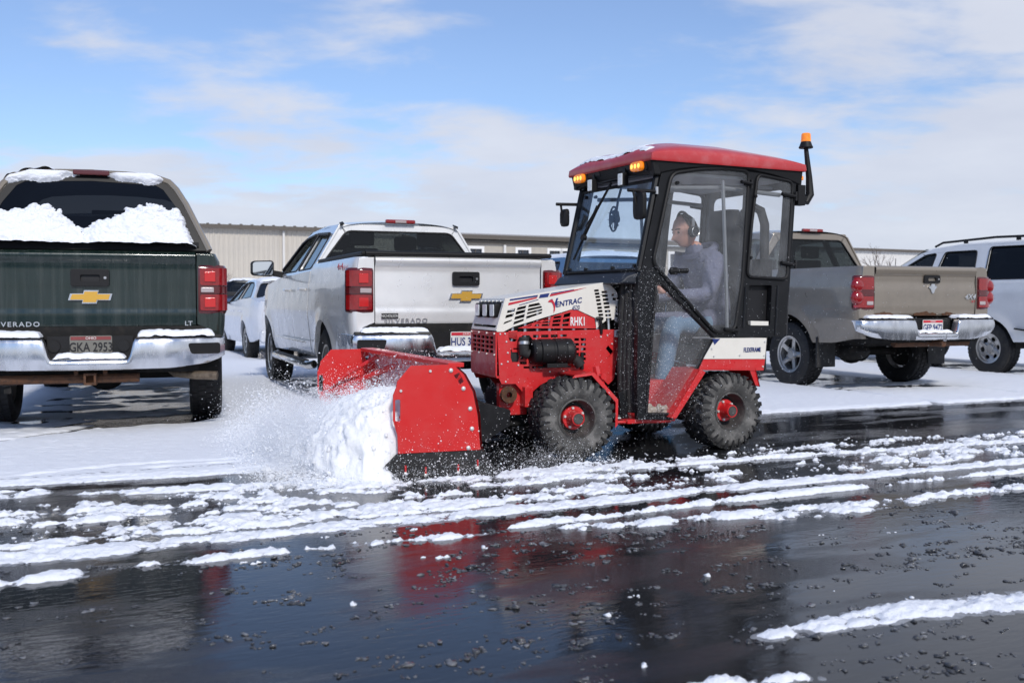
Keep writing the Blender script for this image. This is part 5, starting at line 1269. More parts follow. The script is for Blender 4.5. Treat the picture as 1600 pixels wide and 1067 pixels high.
# ---- rear frame and cab
CY = .50
side_out = [(.715, 1.26), (.56, 1.90), (.545, 1.945), (.25, 2.0), (-.05, 2.02), (-.35, 2.005), (-.64, 1.955), (-.655, 1.93), (-.60, 1.13), (-.55, .785), (-.06, .785), (.09, .775), (.44, .225), (.735, .240), (.745, .5), (.74, 1.20)]
door_gl = [(.628, 1.306), (.475, 1.922), (.25, 1.962), (.02, 1.982), (-.203, 1.976), (-.150, 1.2), (-.085, .835), (.06, .825), (.11, .845)]
low_gl = [(.596, 1.165), (.555, 1.172), (.085, .79), (.44, .262), (.672, .275)]
rear_gl = [(-.283, 1.958), (-.615, 1.922), (-.568, 1.208), (-.195, 1.222), (-.232, 1.6)]
panel_op = [(-.219, 1.160), (-.431, 1.163), (-.419, .875), (-.199, .878)]
for s in (1, -1):
    Bk(MB().plate(side_out, [rpoly(door_gl, .06, 4), rpoly(low_gl, .03, 3), rpoly(rear_gl, .05, 4), rpoly(panel_op, .01, 2)], .045, lambda a, b, c: (a, s * CY + c, b)), 'cab_side', M_cabgrey, .006)
    d_ = Bk(MB().plate(rpoly(door_gl, .06, 4), (), .006, lambda a, b, c: (a, s * (CY + .028) + c, b)), 'cab_door', G_clear)
    Bk(MB().ring([(a, s * (CY + .026), b) for a, b in rpoly(door_gl, .06, 4)], .015, 8), 'door_seal', M_plastic, 0, d_)
    Bk(MB().tube([(.50, s * (CY + .045), 1.252), (.35, s * (CY + .052), 1.258)], .018, 8).box((.46, s * (CY + .04), 1.255), (.05, .03, .05)), 'door_handle', M_plastic, .004, d_)
    Bk(MB().tube([(.02, s * (CY + .012), 1.90), (-.02, s * (CY + .012), 1.15), (-.03, s * (CY + .012), .86)], .014, 6), 'grab_rail', mat('grey_rail', (.22, .23, .24), .4, metal=.3), 0, d_)
    for (a, b, a2) in ((-.12, 1.885, -.215), (.02, .838, -.10)):
        Bk(MB().tube([(a, s * (CY + .045), b + .012), (a2, s * (CY + .045), b)], .013, 8).cyl((a2, s * (CY + .045), b - .03), (a2, s * (CY + .045), b + .03), .010, n=8), 'hinge', M_plastic, 0, d_)
    lg = Bk(MB().plate(rpoly(low_gl, .03, 3), (), .006, lambda a, b, c: (a, s * (CY + .012) + c, b)), 'lower_window', G_clear)
    Bk(MB().ring([(a, s * (CY + .022), b) for a, b in rpoly(low_gl, .03, 3)], .012, 8), 'window_seal', M_plastic, 0, lg)
    rw = Bk(MB().plate(rpoly(rear_gl, .05, 4), (), .006, lambda a, b, c: (a, s * (CY + .026) + c, b)), 'rear_side_window', G_clear)
    Bk(MB().ring([(a, s * (CY + .026), b) for a, b in rpoly(rear_gl, .05, 4)], .013, 8), 'window_seal', M_plastic, 0, rw)
    for b in (1.82, 1.32): Bk(MB().tube([(-.50, s * (CY + .042), b + .008), (-.63, s * (CY + .042), b - .006)], .014, 8).cyl((-.635, s * (CY + .042), b - .035), (-.635, s * (CY + .042), b + .03), .011, n=8), 'hinge', M_plastic, 0, rw)
    for (a, b) in ((.43, 1.86), (-.26, 1.80), (-.22, 1.36)): Bk(MB().cyl((a, s * (CY + .02), b), (a, s * (CY + .045), b), .014, .011, 10), 'glass_stud', M_plastic, 0, rw)
    Bk(MB().plate(rpoly(panel_op, .01, 2), (), .006, lambda a, b, c: (a, s * (CY - .03) + c, b)), 'side_mesh', M_ink)
    Bk(MB().hexa([(-.235, s * (CY - .005), .873), (-.40, s * (CY - .005), .870), (-.40, s * (CY + .025), .870), (-.235, s * (CY + .025), .873), (-.235, s * (CY - .005), .905), (-.40, s * (CY - .005), .900), (-.40, s * (CY + .025), .900), (-.235, s * (CY + .025), .905)]), 'panel_ledge', M_cream)
    for px_ in ((-.185, 1.15, .86), (-.485, 1.16, .80)): Bk(MB().tube([(px_[0], s * (CY + .026), px_[1]), (px_[0] + .02, s * (CY + .026), px_[2])], .008, 5), 'panel_rib', M_cabgrey)
    # rear fender
    fp = [(.114, .787), (-.351, .780), (-.338, .629), (.216, .643)]
    Bk(MB().plate(fp, (), .012, lambda a, b, c: (a, s * .56 + c, b)), 'fender_panel', M_cream, .003)
    Bk(MB().plate([(.215, .641), (-.338, .627), (-.323, .546), (.259, .567)], (), .014, lambda a, b, c: (a, s * .56 + c, b)), 'fender_band', M_red, .003)
    Bk(MB().hexa([(.114, s * .30, .780), (-.351, s * .30, .774), (-.351, s * .558, .774), (.114, s * .558, .780), (.114, s * .30, .787), (-.351, s * .30, .781), (-.351, s * .558, .781), (.114, s * .558, .787)]), 'fender_top', M_cream)
    prof = [(.50, .245), (.46, .245), (.225, .560), (-.255, .555), (-.30, .43)]
    Bk(MB().loft([[(x, s * y, z) for x, z in [(.50, .25), (.262, .572), (-.245, .566), (-.29, .43)]] for y in (.26, .57)], closed=False, cap=False), 'fender_arch', M_red)
    Bk(MB().plate([(.50, .245), (.455, .240), (.205, .552), (.252, .572)], (), .02, lambda a, b, c: (a, s * .565 + c, b)), 'fender_strip', M_red, .003)
    Bk(MB().plate([(-.20, .552), (-.255, .55), (-.295, .43), (-.255, .44)], (), .02, lambda a, b, c: (a, s * .55 + c, b)), 'fender_tail', M_red, .002)
    pb = MB(); bolts(pb, [(.15, .715), (.13, .662), (-.10, .662), (-.325, .655), (-.33, .755), (-.312, .575)], s * .567, .008, s); o = Bk(pb, 'fender_bolts', M_zinc); tag(o, kind='stuff')
    Bk(MB().plate([(.145, .783), (.075, .783), (.125, .74)], (), .002, lambda a, b, c: (a, s * .5675 + c, b)), 'decal', M_navy)
text('FLEXFRAME', .045, M_navy, tr, left_mx(-.215, .568, .697), sx=.68, offset=.001)
Bk(MB().box((-.38, 0, .66), (.06, 1.0, .25)), 'rear_panel', M_cabgrey, .01)
Bk(MB().box((.15, 0, .36), (.75, .46, .24)), 'rear_frame', M_red, .02)
Bk(MB().cyl((0, -.42, .272), (0, .42, .272), .075, n=16).box((0, 0, .27), (.25, .46, .2)), 'rear_axle', M_under)
Bk(MB().box((.60, 0, .225), (.40, .98, .03)), 'cab_floor', M_red, .006)
Bk(MB().tube([(.45, .50, .215), (.95, .44, .225)], .012, 6), 'side_rail', M_red)
# mud and packed slush inside the lower glass
rd = random.Random(5); mb = MB()
for i in range(26): mb.ball((.46 + .2 * rd.random(), .44 + .05 * rd.random(), .262 + .05 * rd.random() ** 2), (.012 + .03 * rd.random(), .02, .01 + .025 * rd.random()), 8, 5)
o = Bk(mb, 'packed_mud', mat('mud', (.36, .29, .22), .95, var=(40, .8, (.62, .56, .5)))); tag(o, kind='stuff')
# articulation joint: dark cover, hoses
Bk(MB().box((.68, 0, .76), (.12, .64, .86)), 'joint_cover', M_black, .02)
for k in range(5):
    y0 = .345 + .03 * k
    Bk(MB().tube([(.735 - .012 * k, y0, 1.18), (.765 - .016 * k, y0 + .012, .95), (.775 - .015 * k, y0 + .01, .6), (.76 - .015 * k, y0, .28)], .020 - .002 * (k % 2), 8), 'hydraulic_hose', M_rubber)
rd = random.Random(8); mb = MB(); zz = .62
while zz < 1.10:
    q = rd.uniform(.006, .022); mb.box((.716, .4865, zz + q / 2), (.007, .003, q)); zz += q + rd.uniform(.004, .012)
o = Bk(mb, 'hose_print', mat('pale_blue_ink', (.35, .48, .55), .6)); tag(o, kind='stuff')
mb = MB().box((.79, .40, .33), (.05, .05, .20), Matrix.Rotation(R(12), 3, 'Y')); Bk(mb, 'step_bracket', M_cabgrey, .005)
Bk(MB().tube([(1.0, .36, .25), (.78, .40, .24)], .011, 8), 'steering_rod', M_steel)
Bk(MB().tube([(.95, .33, .60), (.93, .36, .45), (.92, .36, .30)], .03, 8), 'steering_post', M_red)
Bk(MB().cyl((.935, .345, .535), (.935, .40, .535), .022, n=10), 'pin_cap', M_red)
# windscreen, cowl, cab ends
wsb, wst = (.722, 1.262), (.575, 1.880)
wp = lambda a, b, c: (wsb[0] + (wst[0] - wsb[0]) * b + c, a * (.485 - .01 * b), wsb[1] + (wst[1] - wsb[1]) * b)
ws = Bk(MB().plate(rpoly([(-1, 0), (1, 0), (1, 1), (-1, 1)], .06, 4), (), .006, wp), 'windscreen', G_wind)
Bk(MB().ring([wp(a, b, 0) for a, b in rpoly([(-1, 0), (1, 0), (1, 1), (-1, 1)], .06, 4)], .013, 8), 'windscreen_seal', M_plastic, 0, ws)
for a, b in ((-.9, .04), (-.4, .03), (.35, .03), (.92, .04), (-.86, .93)): p_ = wp(a, b, .0); Bk(MB().cyl(p_, (p_[0] + .016, p_[1], p_[2] + .004), .014, .011, 10), 'glass_stud', M_plastic, 0, ws)
Bk(MB().hexa([(.70, -.49, 1.16), (.86, -.46, 1.165), (.86, .46, 1.165), (.70, .50, 1.16), (.70, -.49, 1.255), (.80, -.47, 1.225), (.80, .47, 1.225), (.70, .50, 1.255)]), 'cowl', mat('cowl_navy', (.02, .025, .035), .5), .02)
for s in (1, -1):
    Bk(MB().tube([(.722, s * .495, 1.25), (.572, s * .49, 1.90)], .024, 8), 'front_pillar', M_black)
    Bk(MB().tube([(.655, s * .47, 1.25), (.50, s * .46, 1.93)], .018, 8), 'roll_bar', M_cabgrey)
    Bk(MB().tube([(-.60, s * .47, .80), (-.64, s * .47, 1.93)], .024, 8), 'rear_pillar', M_black)
Bk(MB().plate(rect(-.48, .80, .48, 1.94), [rpoly(rect(-.42, 1.22, .42, 1.88), .06, 4)], .03, lambda a, b, c: (-.56 - (b - .8) * .07 + c, a, b)), 'rear_wall', M_cabgrey, .005)
Bk(MB().plate(rpoly(rect(-.42, 1.22, .42, 1.88), .06, 4), (), .005, lambda a, b, c: (-.56 - (b - .8) * .07 + c, a, b)), 'rear_window', G_clear)
Bk(MB().tube([(.45, .46, 1.83), (.0, .46, 1.855), (-.55, .46, 1.83)], .016, 8).tube([(.45, -.46, 1.83), (.0, -.46, 1.855), (-.55, -.46, 1.83)], .016, 8).tube([(.45, .44, 1.86), (.0, 0, 1.93), (-.5, .44, 1.88)], .012, 6), 'roof_frame', mat('grey_rail', (.22, .23, .24)))
Bk(MB().box((-.05, 0, 1.935), (1.05, .9, .02)), 'headliner', mat('headliner_grey', (.45, .46, .48), .8))
# black roof skirt with lamp pockets, red roof shell
def rring(x0, x1, hw_, z, r_=.09): return [(x, y, z) for x, y in rpoly([(x1, hw_), (x0, hw_), (x0, -hw_), (x1, -hw_)], r_, 5)]
Bk(MB().loft([rring(-.70, .60, .515, 1.955, .07), rring(-.705, .64, .545, 2.035, .09)]), 'roof_core', M_plastic, 0, None, 50)
for s in (1, -1):      # skirt that arches over the doors and drops at the corners
    arch = [(.63 - 1.33 * i / 20, 1.985 - .085 * (abs(.63 - 1.33 * i / 20 + .03) / .66) ** 2.4) for i in range(21)]
    Bk(MB().plate([(-.70, 2.03), (.63, 2.03)] + arch, (), .05, lambda a, b, c: (a, s * (.512 + .012 * (b - 1.95) / .1) + c, b)), 'roof_skirt', M_plastic, .014)
fas = [(-.54 + 1.08 * i / 20, 1.90 + .03 * (1 - (abs(-1 + i / 10)) ** 2)) for i in range(21)]
Bk(MB().plate([(.54, 2.03), (-.54, 2.03)] + fas, (), .06, lambda a, b, c: (.605 + .25 * (b - 1.95) + c, a, b)), 'roof_fascia', M_plastic, .016)
Bk(MB().plate(rect(-.53, 1.90, .53, 2.03), (), .05, lambda a, b, c: (-.675 + c, a, b)), 'roof_tail', M_plastic, .016)
def roofz(x, y):
    tx = min(1, abs((x + .03) / .688)); ty = min(1, abs(y) / .557)
    ed = (1 - tx ** 6) ** .5 * (1 - ty ** 5) ** .5
    hgt = .105 - .045 * max(0, -x - .05) / .7 - .020 * max(0, x - .35) / .3
    z = 2.048 + hgt * ed
    z += .020 * math.exp(-((abs(y) - .30) / .10) ** 2) * ed * (x < 5) - .016 * math.exp(-(y / .16) ** 2) * ed
    return z
Bk(MB().grid(lambda a, b: (lambda x, y: (x, y, roofz(x, y)))(-.03 + .688 * math.sin(math.pi * (a - .5)), .557 * math.sin(math.pi * (b - .5))), 60, 48).loft([rring(-.718, .658, .557, 2.000, .012), rring(-.723, .663, .561, 2.012, .012), rring(-.718, .658, .557, 2.050, .012)], cap=False), 'roof', M_roofred, 0, None, 50)
for s in (1, -1):
    am = Bk(MB().box((.628, s * .385, 1.978), (.05, .19, .075)), 'marker_pocket', M_ink, .015)
    Bk(MB().loft([[(.645 + dx, s * .385 + .075 * k * a, 1.975 + .034 * k * b) for a, b in rpoly([(-1, -1), (1, -1), (1, 1), (-1, 1)], .7, 5)] for dx, k in ((0, .95), (.022, 1), (.034, .85))]), 'amber_lens', M_amber, 0, am)
    for dy in (-.042, 0, .042): Bk(MB().ball((.680, s * .385 + dy, 1.975), (.004, .013, .016), 10, 6), 'lens_highlight', M_amberlit, 0, am)  # glowing discs painting in the bright highlights of the amber lens
    wl_ = Bk(MB().box((.655, s * .205, 1.905), (.05, .062, .092)), 'work_lamp', M_plastic, .006)
    Bk(MB().box((.683, s * .205, 1.905), (.008, .054, .082)), 'lens', M_led, .004, wl_)
    Bk(MB().box((.64, s * .205, 1.962), (.025, .03, .05)), 'lamp_bracket', M_plastic, .003, wl_)
for s in (1, -1): Bk(MB().hexa([(.61, s * .12, 1.94), (.645, s * .12, 1.97), (.645, s * .29, 1.97), (.60, s * .29, 1.94), (.60, s * .14, 2.02), (.652, s * .14, 2.02), (.652, s * .27, 2.02), (.60, s * .27, 2.02)]), 'lamp_pocket', M_ink)
# mirrors
for s, x0, ms in ((1, .585, 1.0), (-1, .53, .72)):
    a_ = Bk(MB().tube([(x0, s * .515, 1.795), (x0 + .25, s * .535, 1.79)], .013, 6), 'mirror_arm', M_plastic)
    Bk(MB().cyl((x0 + .01, s * .525, 1.775), (x0 + .01, s * .525, 1.825), .012, n=8), 'pivot', M_steel, 0, a_)
    Bk(MB().tube([(x0 + .21, s * .535, 1.79), (x0 + .19, s * .545, 1.69), (x0 + .16, s * .545, 1.68)], .009, 6), 'mirror_stem', M_plastic, 0, a_)
    hm = Bk(MB().loft([[(x0 + .15 + dx, s * .55 + .062 * ms * k * a, 1.69 + .095 * ms * k * b) for a, b in rpoly([(-1, -1), (1, -1), (1, 1), (-1, 1)], .5, 5)] for dx, k in ((0, .95), (.012, 1), (.03, .95), (.042, .7))]), 'side_mirror', M_plastic)
    Bk(MB().plate(rpoly(rect(-.052 * ms, -.085 * ms, .052 * ms, .085 * ms), .03, 4), (), .004, lambda a, b, c: (x0 + .148 + c, s * .55 + a, 1.69 + b)), 'mirror_glass', M_mirror, 0, hm)
# wiper and its motor, defroster fan behind the glass
wpar = Bk(MB().tube([wp(-.05, 1.05, .04), wp(-.42, .62, .04), wp(-.62, .40, .035)], .010, 6), 'wiper_arm', M_plastic)
Bk(MB().tube([wp(-.30, .86, .022), wp(-.78, .16, .02)], .009, 5), 'wiper_blade', M_plastic, 0, wpar)
Bk(MB().tube([wp(-.02, 1.0, .055), wp(-.52, .55, .05)], .006, 5), 'washer_tube', M_plastic, 0, wpar)
Bk(MB().tube([wp(-.38, .80, .03), wp(-.70, .24, .03)], .006, 5), 'wiper_spring', M_plastic, 0, wpar)
p_ = wp(-.52, .42, .03); Bk(MB().cyl(p_, (p_[0] + .03, p_[1], p_[2]), .022, n=12), 'wiper_pivot', M_plastic, 0, wpar)
fc = (.50, -.16, 1.66)
fan = Bk(MB().ring([(fc[0] + .02 * math.cos(t), fc[1] + .085 * math.cos(t), fc[2] + .09 * math.sin(t)) for t in [2 * math.pi * i / 24 for i in range(24)]], .008, 6), 'cab_fan', M_plastic)
mb = MB()
for i in range(10):
    t = 2 * math.pi * i / 10; mb.tube([fc, (fc[0], fc[1] + .085 * math.cos(t), fc[2] + .09 * math.sin(t))], .0025, 4)
Bk(mb, 'fan_guard', M_plastic, 0, fan)
for i in range(4):
    t = 2 * math.pi * i / 4 + .3; MB().hexa([(fc[0] - .01 + dx, fc[1] + r_ * math.cos(t + d), fc[2] + r_ * math.sin(t + d)) for dx in (0, .004) for r_, d in ((.02, -.2), (.075, -.45), (.075, .45), (.02, .3))]).build('fan_blade', M_plastic, fan)
Bk(MB().cyl((fc[0] - .04, fc[1], fc[2]), (fc[0] + .02, fc[1], fc[2]), .028, n=12), 'fan_motor', M_plastic, 0, fan)
Bk(MB().tube([(fc[0] - .02, fc[1], fc[2] + .03), (.50, -.10, 1.80), (.50, -.05, 1.90)], .010, 6), 'fan_bracket', M_plastic, 0, fan)
# beacon on its stalk
bs = Bk(MB().tube([(-.755, .51, 1.78), (-.795, .515, 1.84), (-.785, .515, 1.97), (-.755, .51, 2.19)], [.030, .032, .024, .016], 10), 'beacon_stalk', M_plastic)
Bk(MB().lathe([(.001, 0), (.050, 0), (.053, .006), (.046, .02), (.036, .048), (.001, .05)], n=20), 'beacon_base', M_plastic, 0, bs).matrix_local = Matrix.Translation((-.755, .51, 2.180)) @ Matrix.Rotation(R(90), 4, 'X')
Bk(MB().lathe([(.036, .0), (.037, .01), (.034, .055), (.028, .062), (.001, .064)], n=20), 'beacon_lens', M_amber, 0, bs).matrix_local = Matrix.Translation((-.755, .51, 2.228)) @ Matrix.Rotation(R(90), 4, 'X')
Bk(MB().box((-.70, .505, 1.83), (.07, .06, .15)).tube([(-.65, .50, 1.80), (-.75, .50, 1.79)], .02, 8).cyl((-.75, .475, 1.80), (-.75, .535, 1.80), .026, n=10), 'beacon_bracket', M_plastic, .004, bs)
Bk(MB().box((-.70, .50, 1.955), (.03, .07, .03)), 'rear_marker', M_amber, .006)
# inside: seat, console, wheel, hose loop
st = Bk(MB().loft([[(x + .0, y * k, z) for x, y in rpoly([(-.50, -.25), (-.38, -.25), (-.38, .25), (-.50, .25)], .04, 3)] for z, k in ((.92, .9), (1.1, 1), (1.42, 1), (1.50, .85))]), 'seat', M_seat)
Bk(MB().loft([[(x, y * k, z) for x, y in rpoly([(-.47, -.16), (-.36, -.16), (-.36, .16), (-.47, .16)], .05, 3)] for z, k in ((1.50, .9), (1.54, 1), (1.70, 1), (1.745, .8))]), 'head_rest', M_seat, 0, st)
Bk(MB().box((-.22, 0, .80), (.46, .48, .14)), 'seat_cushion', M_seat, .04, st)
Bk(MB().box((-.22, 0, .66), (.40, .40, .14)), 'seat_base', M_cab_in, .02, st)
cn = Bk(MB().hexa([(.42, -.16, .30), (.66, -.16, .30), (.66, .16, .30), (.42, .16, .30), (.44, -.14, 1.14), (.70, -.14, 1.14), (.70, .14, 1.14), (.44, .14, 1.14)]), 'console', M_cab_in, .02)
Bk(MB().tube([(.46, 0, 1.08), (.36, 0, 1.14)], .02, 8), 'steering_column', M_plastic, 0, cn)
sw = [(.35 + .07 * math.sin(t), .165 * math.cos(t), 1.15 + .15 * math.sin(t)) for t in [2 * math.pi * i / 28 for i in range(28)]]
sw_ = Bk(MB().ring(sw, .013, 8), 'steering_wheel', M_plastic)
for i in (2, 12, 21): Bk(MB().tube([(.36, 0, 1.145), sw[i]], .010, 6), 'spoke', M_plastic, 0, sw_)
Bk(MB().tube([(-.50, .36, 1.20), (-.50, .36, 1.62), (-.47, .35, 1.72), (-.40, .34, 1.75), (-.33, .33, 1.70), (-.30, .32, 1.6)], .035, 10), 'hose_loop', M_rubber)
Bk(MB().box((-.46, .38, 1.28), (.12, .1, .16)), 'heater_box', M_plastic, .01)
Bk(MB().box((.56, .35, 1.50), (.012, .06, .13)), 'warning_label', mat('label_pale', (.55, .58, .45), .6))
Bk(MB().tube([(.52, .36, 1.28), (.50, .38, 1.5)], .012, 6), 'control_lever', M_plastic)

# ------------------------------------------------------------------ driver
def person():
    pts = {'pel': (-.27, 0, .90), 'sp': (-.27, 0, 1.08), 'ch': (-.215, 0, 1.27), 'nb': (-.15, 0, 1.41), 'nt': (-.085, 0, 1.50),
           'sl': (-.17, .185, 1.345), 'el': (-.06, .265, 1.09), 'wl': (.17, .20, 1.09), 'hl': (.26, .165, 1.125),
           'sr': (-.17, -.185, 1.345), 'er': (-.06, -.265, 1.09), 'wr': (.17, -.20, 1.09), 'hr': (.26, -.165, 1.125),
           'pl': (-.24, .105, .87), 'kl': (.20, .17, .885), 'al': (.28, .16, .46), 'fl': (.30, .16, .36), 'tl': (.44, .17, .32),
           'pr': (-.24, -.105, .87), 'kr': (.20, -.17, .885), 'ar': (.28, -.16, .46), 'fr': (.30, -.16, .36), 'tr': (.44, -.17, .32)}
    rad = {'pel': .145, 'sp': .150, 'ch': .155, 'nb': .085, 'nt': .062, 'sl': .095, 'el': .066, 'wl': .046, 'hl': .036, 'pl': .115, 'kl': .082, 'al': .062, 'fl': .055, 'tl': .042}
    ed = [('pel', 'sp'), ('sp', 'ch'), ('ch', 'nb'), ('nb', 'nt')]
    for s in 'lr': ed += [('ch', 's' + s), ('s' + s, 'e' + s), ('e' + s, 'w' + s), ('w' + s, 'h' + s), ('pel', 'p' + s), ('p' + s, 'k' + s), ('k' + s, 'a' + s), ('a' + s, 'f' + s), ('f' + s, 't' + s)]
    ks = list(pts); me = bpy.data.meshes.new('body_cage'); me.from_pydata([pts[k] for k in ks], [(ks.index(a), ks.index(b)) for a, b in ed], [])
    o = bpy.data.objects.new('body_cage', me); COL.objects.link(o)
    md = o.modifiers.new('skin', 'SKIN'); md.use_smooth_shade = True
    for k, sv_ in zip(ks, me.skin_vertices[0].data):
        r = rad.get(k) or rad[k[0] + 'l']; sv_.radius = (r, r); sv_.use_root = (k == 'pel')
    sb = o.modifiers.new('sub', 'SUBSURF'); sb.levels = 2; sb.render_levels = 2
    dg = bpy.context.evaluated_depsgraph_get(); dg.update()
    body = bpy.data.meshes.new_from_object(o.evaluated_get(dg))
    bpy.data.objects.remove(o)
    mb = MB(); mb.add([v.co[:] for v in body.vertices], [tuple(p.vertices) for p in body.polygons])
    nbody = len(mb.f)
    # head: a shaped ellipsoid with brow, nose, chin and ears, tilted slightly down
    hc = Vector((-.035, 0, 1.578)); rot = Matrix.Rotation(R(17), 3, 'Y')
    n, m = 28, 22; rings = []
    for i in range(m + 1):
        a = math.pi * (.02 + .96 * i / m); ring = []
        for j in range(n):
            t = 2 * math.pi * j / n; x, y, z = .098 * math.sin(a) * math.cos(t), .076 * math.sin(a) * math.sin(t), -.122 * math.cos(a)
            fx = max(0, math.cos(t)) ** 2
            if z < -.03: x = x * (1 - .10 * (-z - .03) / .09) + .012 * fx; y *= 1 - .22 * (-z - .03) / .09
            x += fx * (.036 * math.exp(-(y / .014) ** 2 - ((z + .028) / .020) ** 2) + .010 * math.exp(-(y / .016) ** 2 - ((z - .000) / .025) ** 2)   # nose
                       + .008 * math.exp(-((z - .030) / .012) ** 2) - .010 * math.exp(-((abs(y) - .032) / .014) ** 2 - ((z - .010) / .012) ** 2)        # brow, eye sockets
                       + .007 * math.exp(-(y / .022) ** 2 - ((z + .064) / .007) ** 2) + .012 * math.exp(-(y / .025) ** 2 - ((z + .098) / .016) ** 2))   # lips, chin
            ring.append(hc + rot @ Vector((x, y, z)))
        rings.append(ring)
    mb.loft(rings)
    for s in (1, -1): mb.ball(hc + rot @ Vector((-.005, s * .078, -.005)), (.018, .008, .032), 10, 6)
    for s in (1, -1):       # hands closed round the wheel rim
        w = Vector((.275, s * .158, 1.135))
        mb.ball(w, (.042, .022, .036), 12, 8)
        for k in range(4):
            a = w + Vector((.028 - .004 * k, -s * .004, .030 - .019 * k)); ln = (.9, 1, .95, .78)[k]
            mb.tube([a, a + Vector((.034 * ln, -s * .014, .004)), a + Vector((.048 * ln, -s * .034, -.002)), a + Vector((.030 * ln, -s * .046, -.006))], [.0095, .0095, .009, .0075], 7)
        a = w + Vector((-.006, -s * .012, .028)); mb.tube([a, a + Vector((.018, -s * .022, .022)), a + Vector((.038, -s * .034, .020))], [.011, .010, .008], 7)
    p = mb.build('person', M_hoodie, None, None, 0, 70, merge=False)
    me = p.data; me.materials.append(M_jeans); me.materials.append(M_skin); me.materials.append(M_rubber)
    for i, f in enumerate(me.polygons):
        c = f.center
        if i >= nbody or (c.z > 1.475 and c.x > -.2): f.material_index = 2
        elif c.z < .93 and c.x > -.16 or c.z < .84: f.material_index = 1 if c.z > .40 else 3
        elif c.x > .185 and c.z > 1.0: f.material_index = 2
        f.use_smooth = True
    p.location = (TRL[0], TRL[1], 0); p.rotation_euler = (0, 0, R(TRH))
    tag(p, 'driver in blue grey hoodie, jeans and ear muffs looking down inside the cab', 'person')
    # hair: cap of short hair over the back of the head
    hr = []
    def hairf(a, b):
        k = .30 + .16 * min(1, a * 1.4); t = math.pi * (k + (2 - 2 * k) * b); ph = math.pi * (.02 + .56 * a)
        return hc + rot @ Vector((.107 * math.sin(ph) * math.cos(t) - .004, .084 * math.sin(ph) * math.sin(t), .131 * math.cos(ph)))
    MB().grid(hairf, 14, 24).build('hair', M_hair, p, sharp=80)
    for s in (1, -1):
        MB().tube([hc + rot @ Vector((.096, s * .014, .033)), hc + rot @ Vector((.090, s * .032, .037)), hc + rot @ Vector((.074, s * .050, .032))], .0045, 6).build('eyebrow', M_hair, p)
        MB().ball(hc + rot @ Vector((.080, s * .031, .010)), (.011, .013, .010), 10, 6).build('eye', mat('eye', (.10, .07, .05), .2), p)
    em = MB().tube([hc + rot @ Vector((-.012, .098 * math.cos(t), -.01 + .155 * math.sin(t))) for t in [math.pi * i / 16 for i in range(17)]], .010, 8).build('ear_muffs', M_plastic, p)
    for s in (1, -1):
        a = hc + rot @ Vector((-.012, s * .080, -.012)); b = hc + rot @ Vector((-.012, s * .118, -.012))
        MB().cyl(a, b, .046, .040, 18).build('ear_cup', M_plastic, em)
        MB().ring([b + rot @ Vector((.034 * math.cos(t), 0, .034 * math.sin(t))) for t in [2 * math.pi * i / 20 for i in range(20)]], .0045, 6).build('cup_ring', M_steel, em)
        MB().box(hc + rot @ Vector((-.012, s * .108, .055)), (.022, .01, .06)).build('band_slider', M_steel, em)
    MB().ring([(-.185 + .11 * math.cos(t) * .9, .125 * math.sin(t), 1.425 - .05 * math.cos(t)) for t in [2 * math.pi * i / 20 for i in range(20)]], .032, 8).build('hood', M_hoodie, p)
    return p
person()

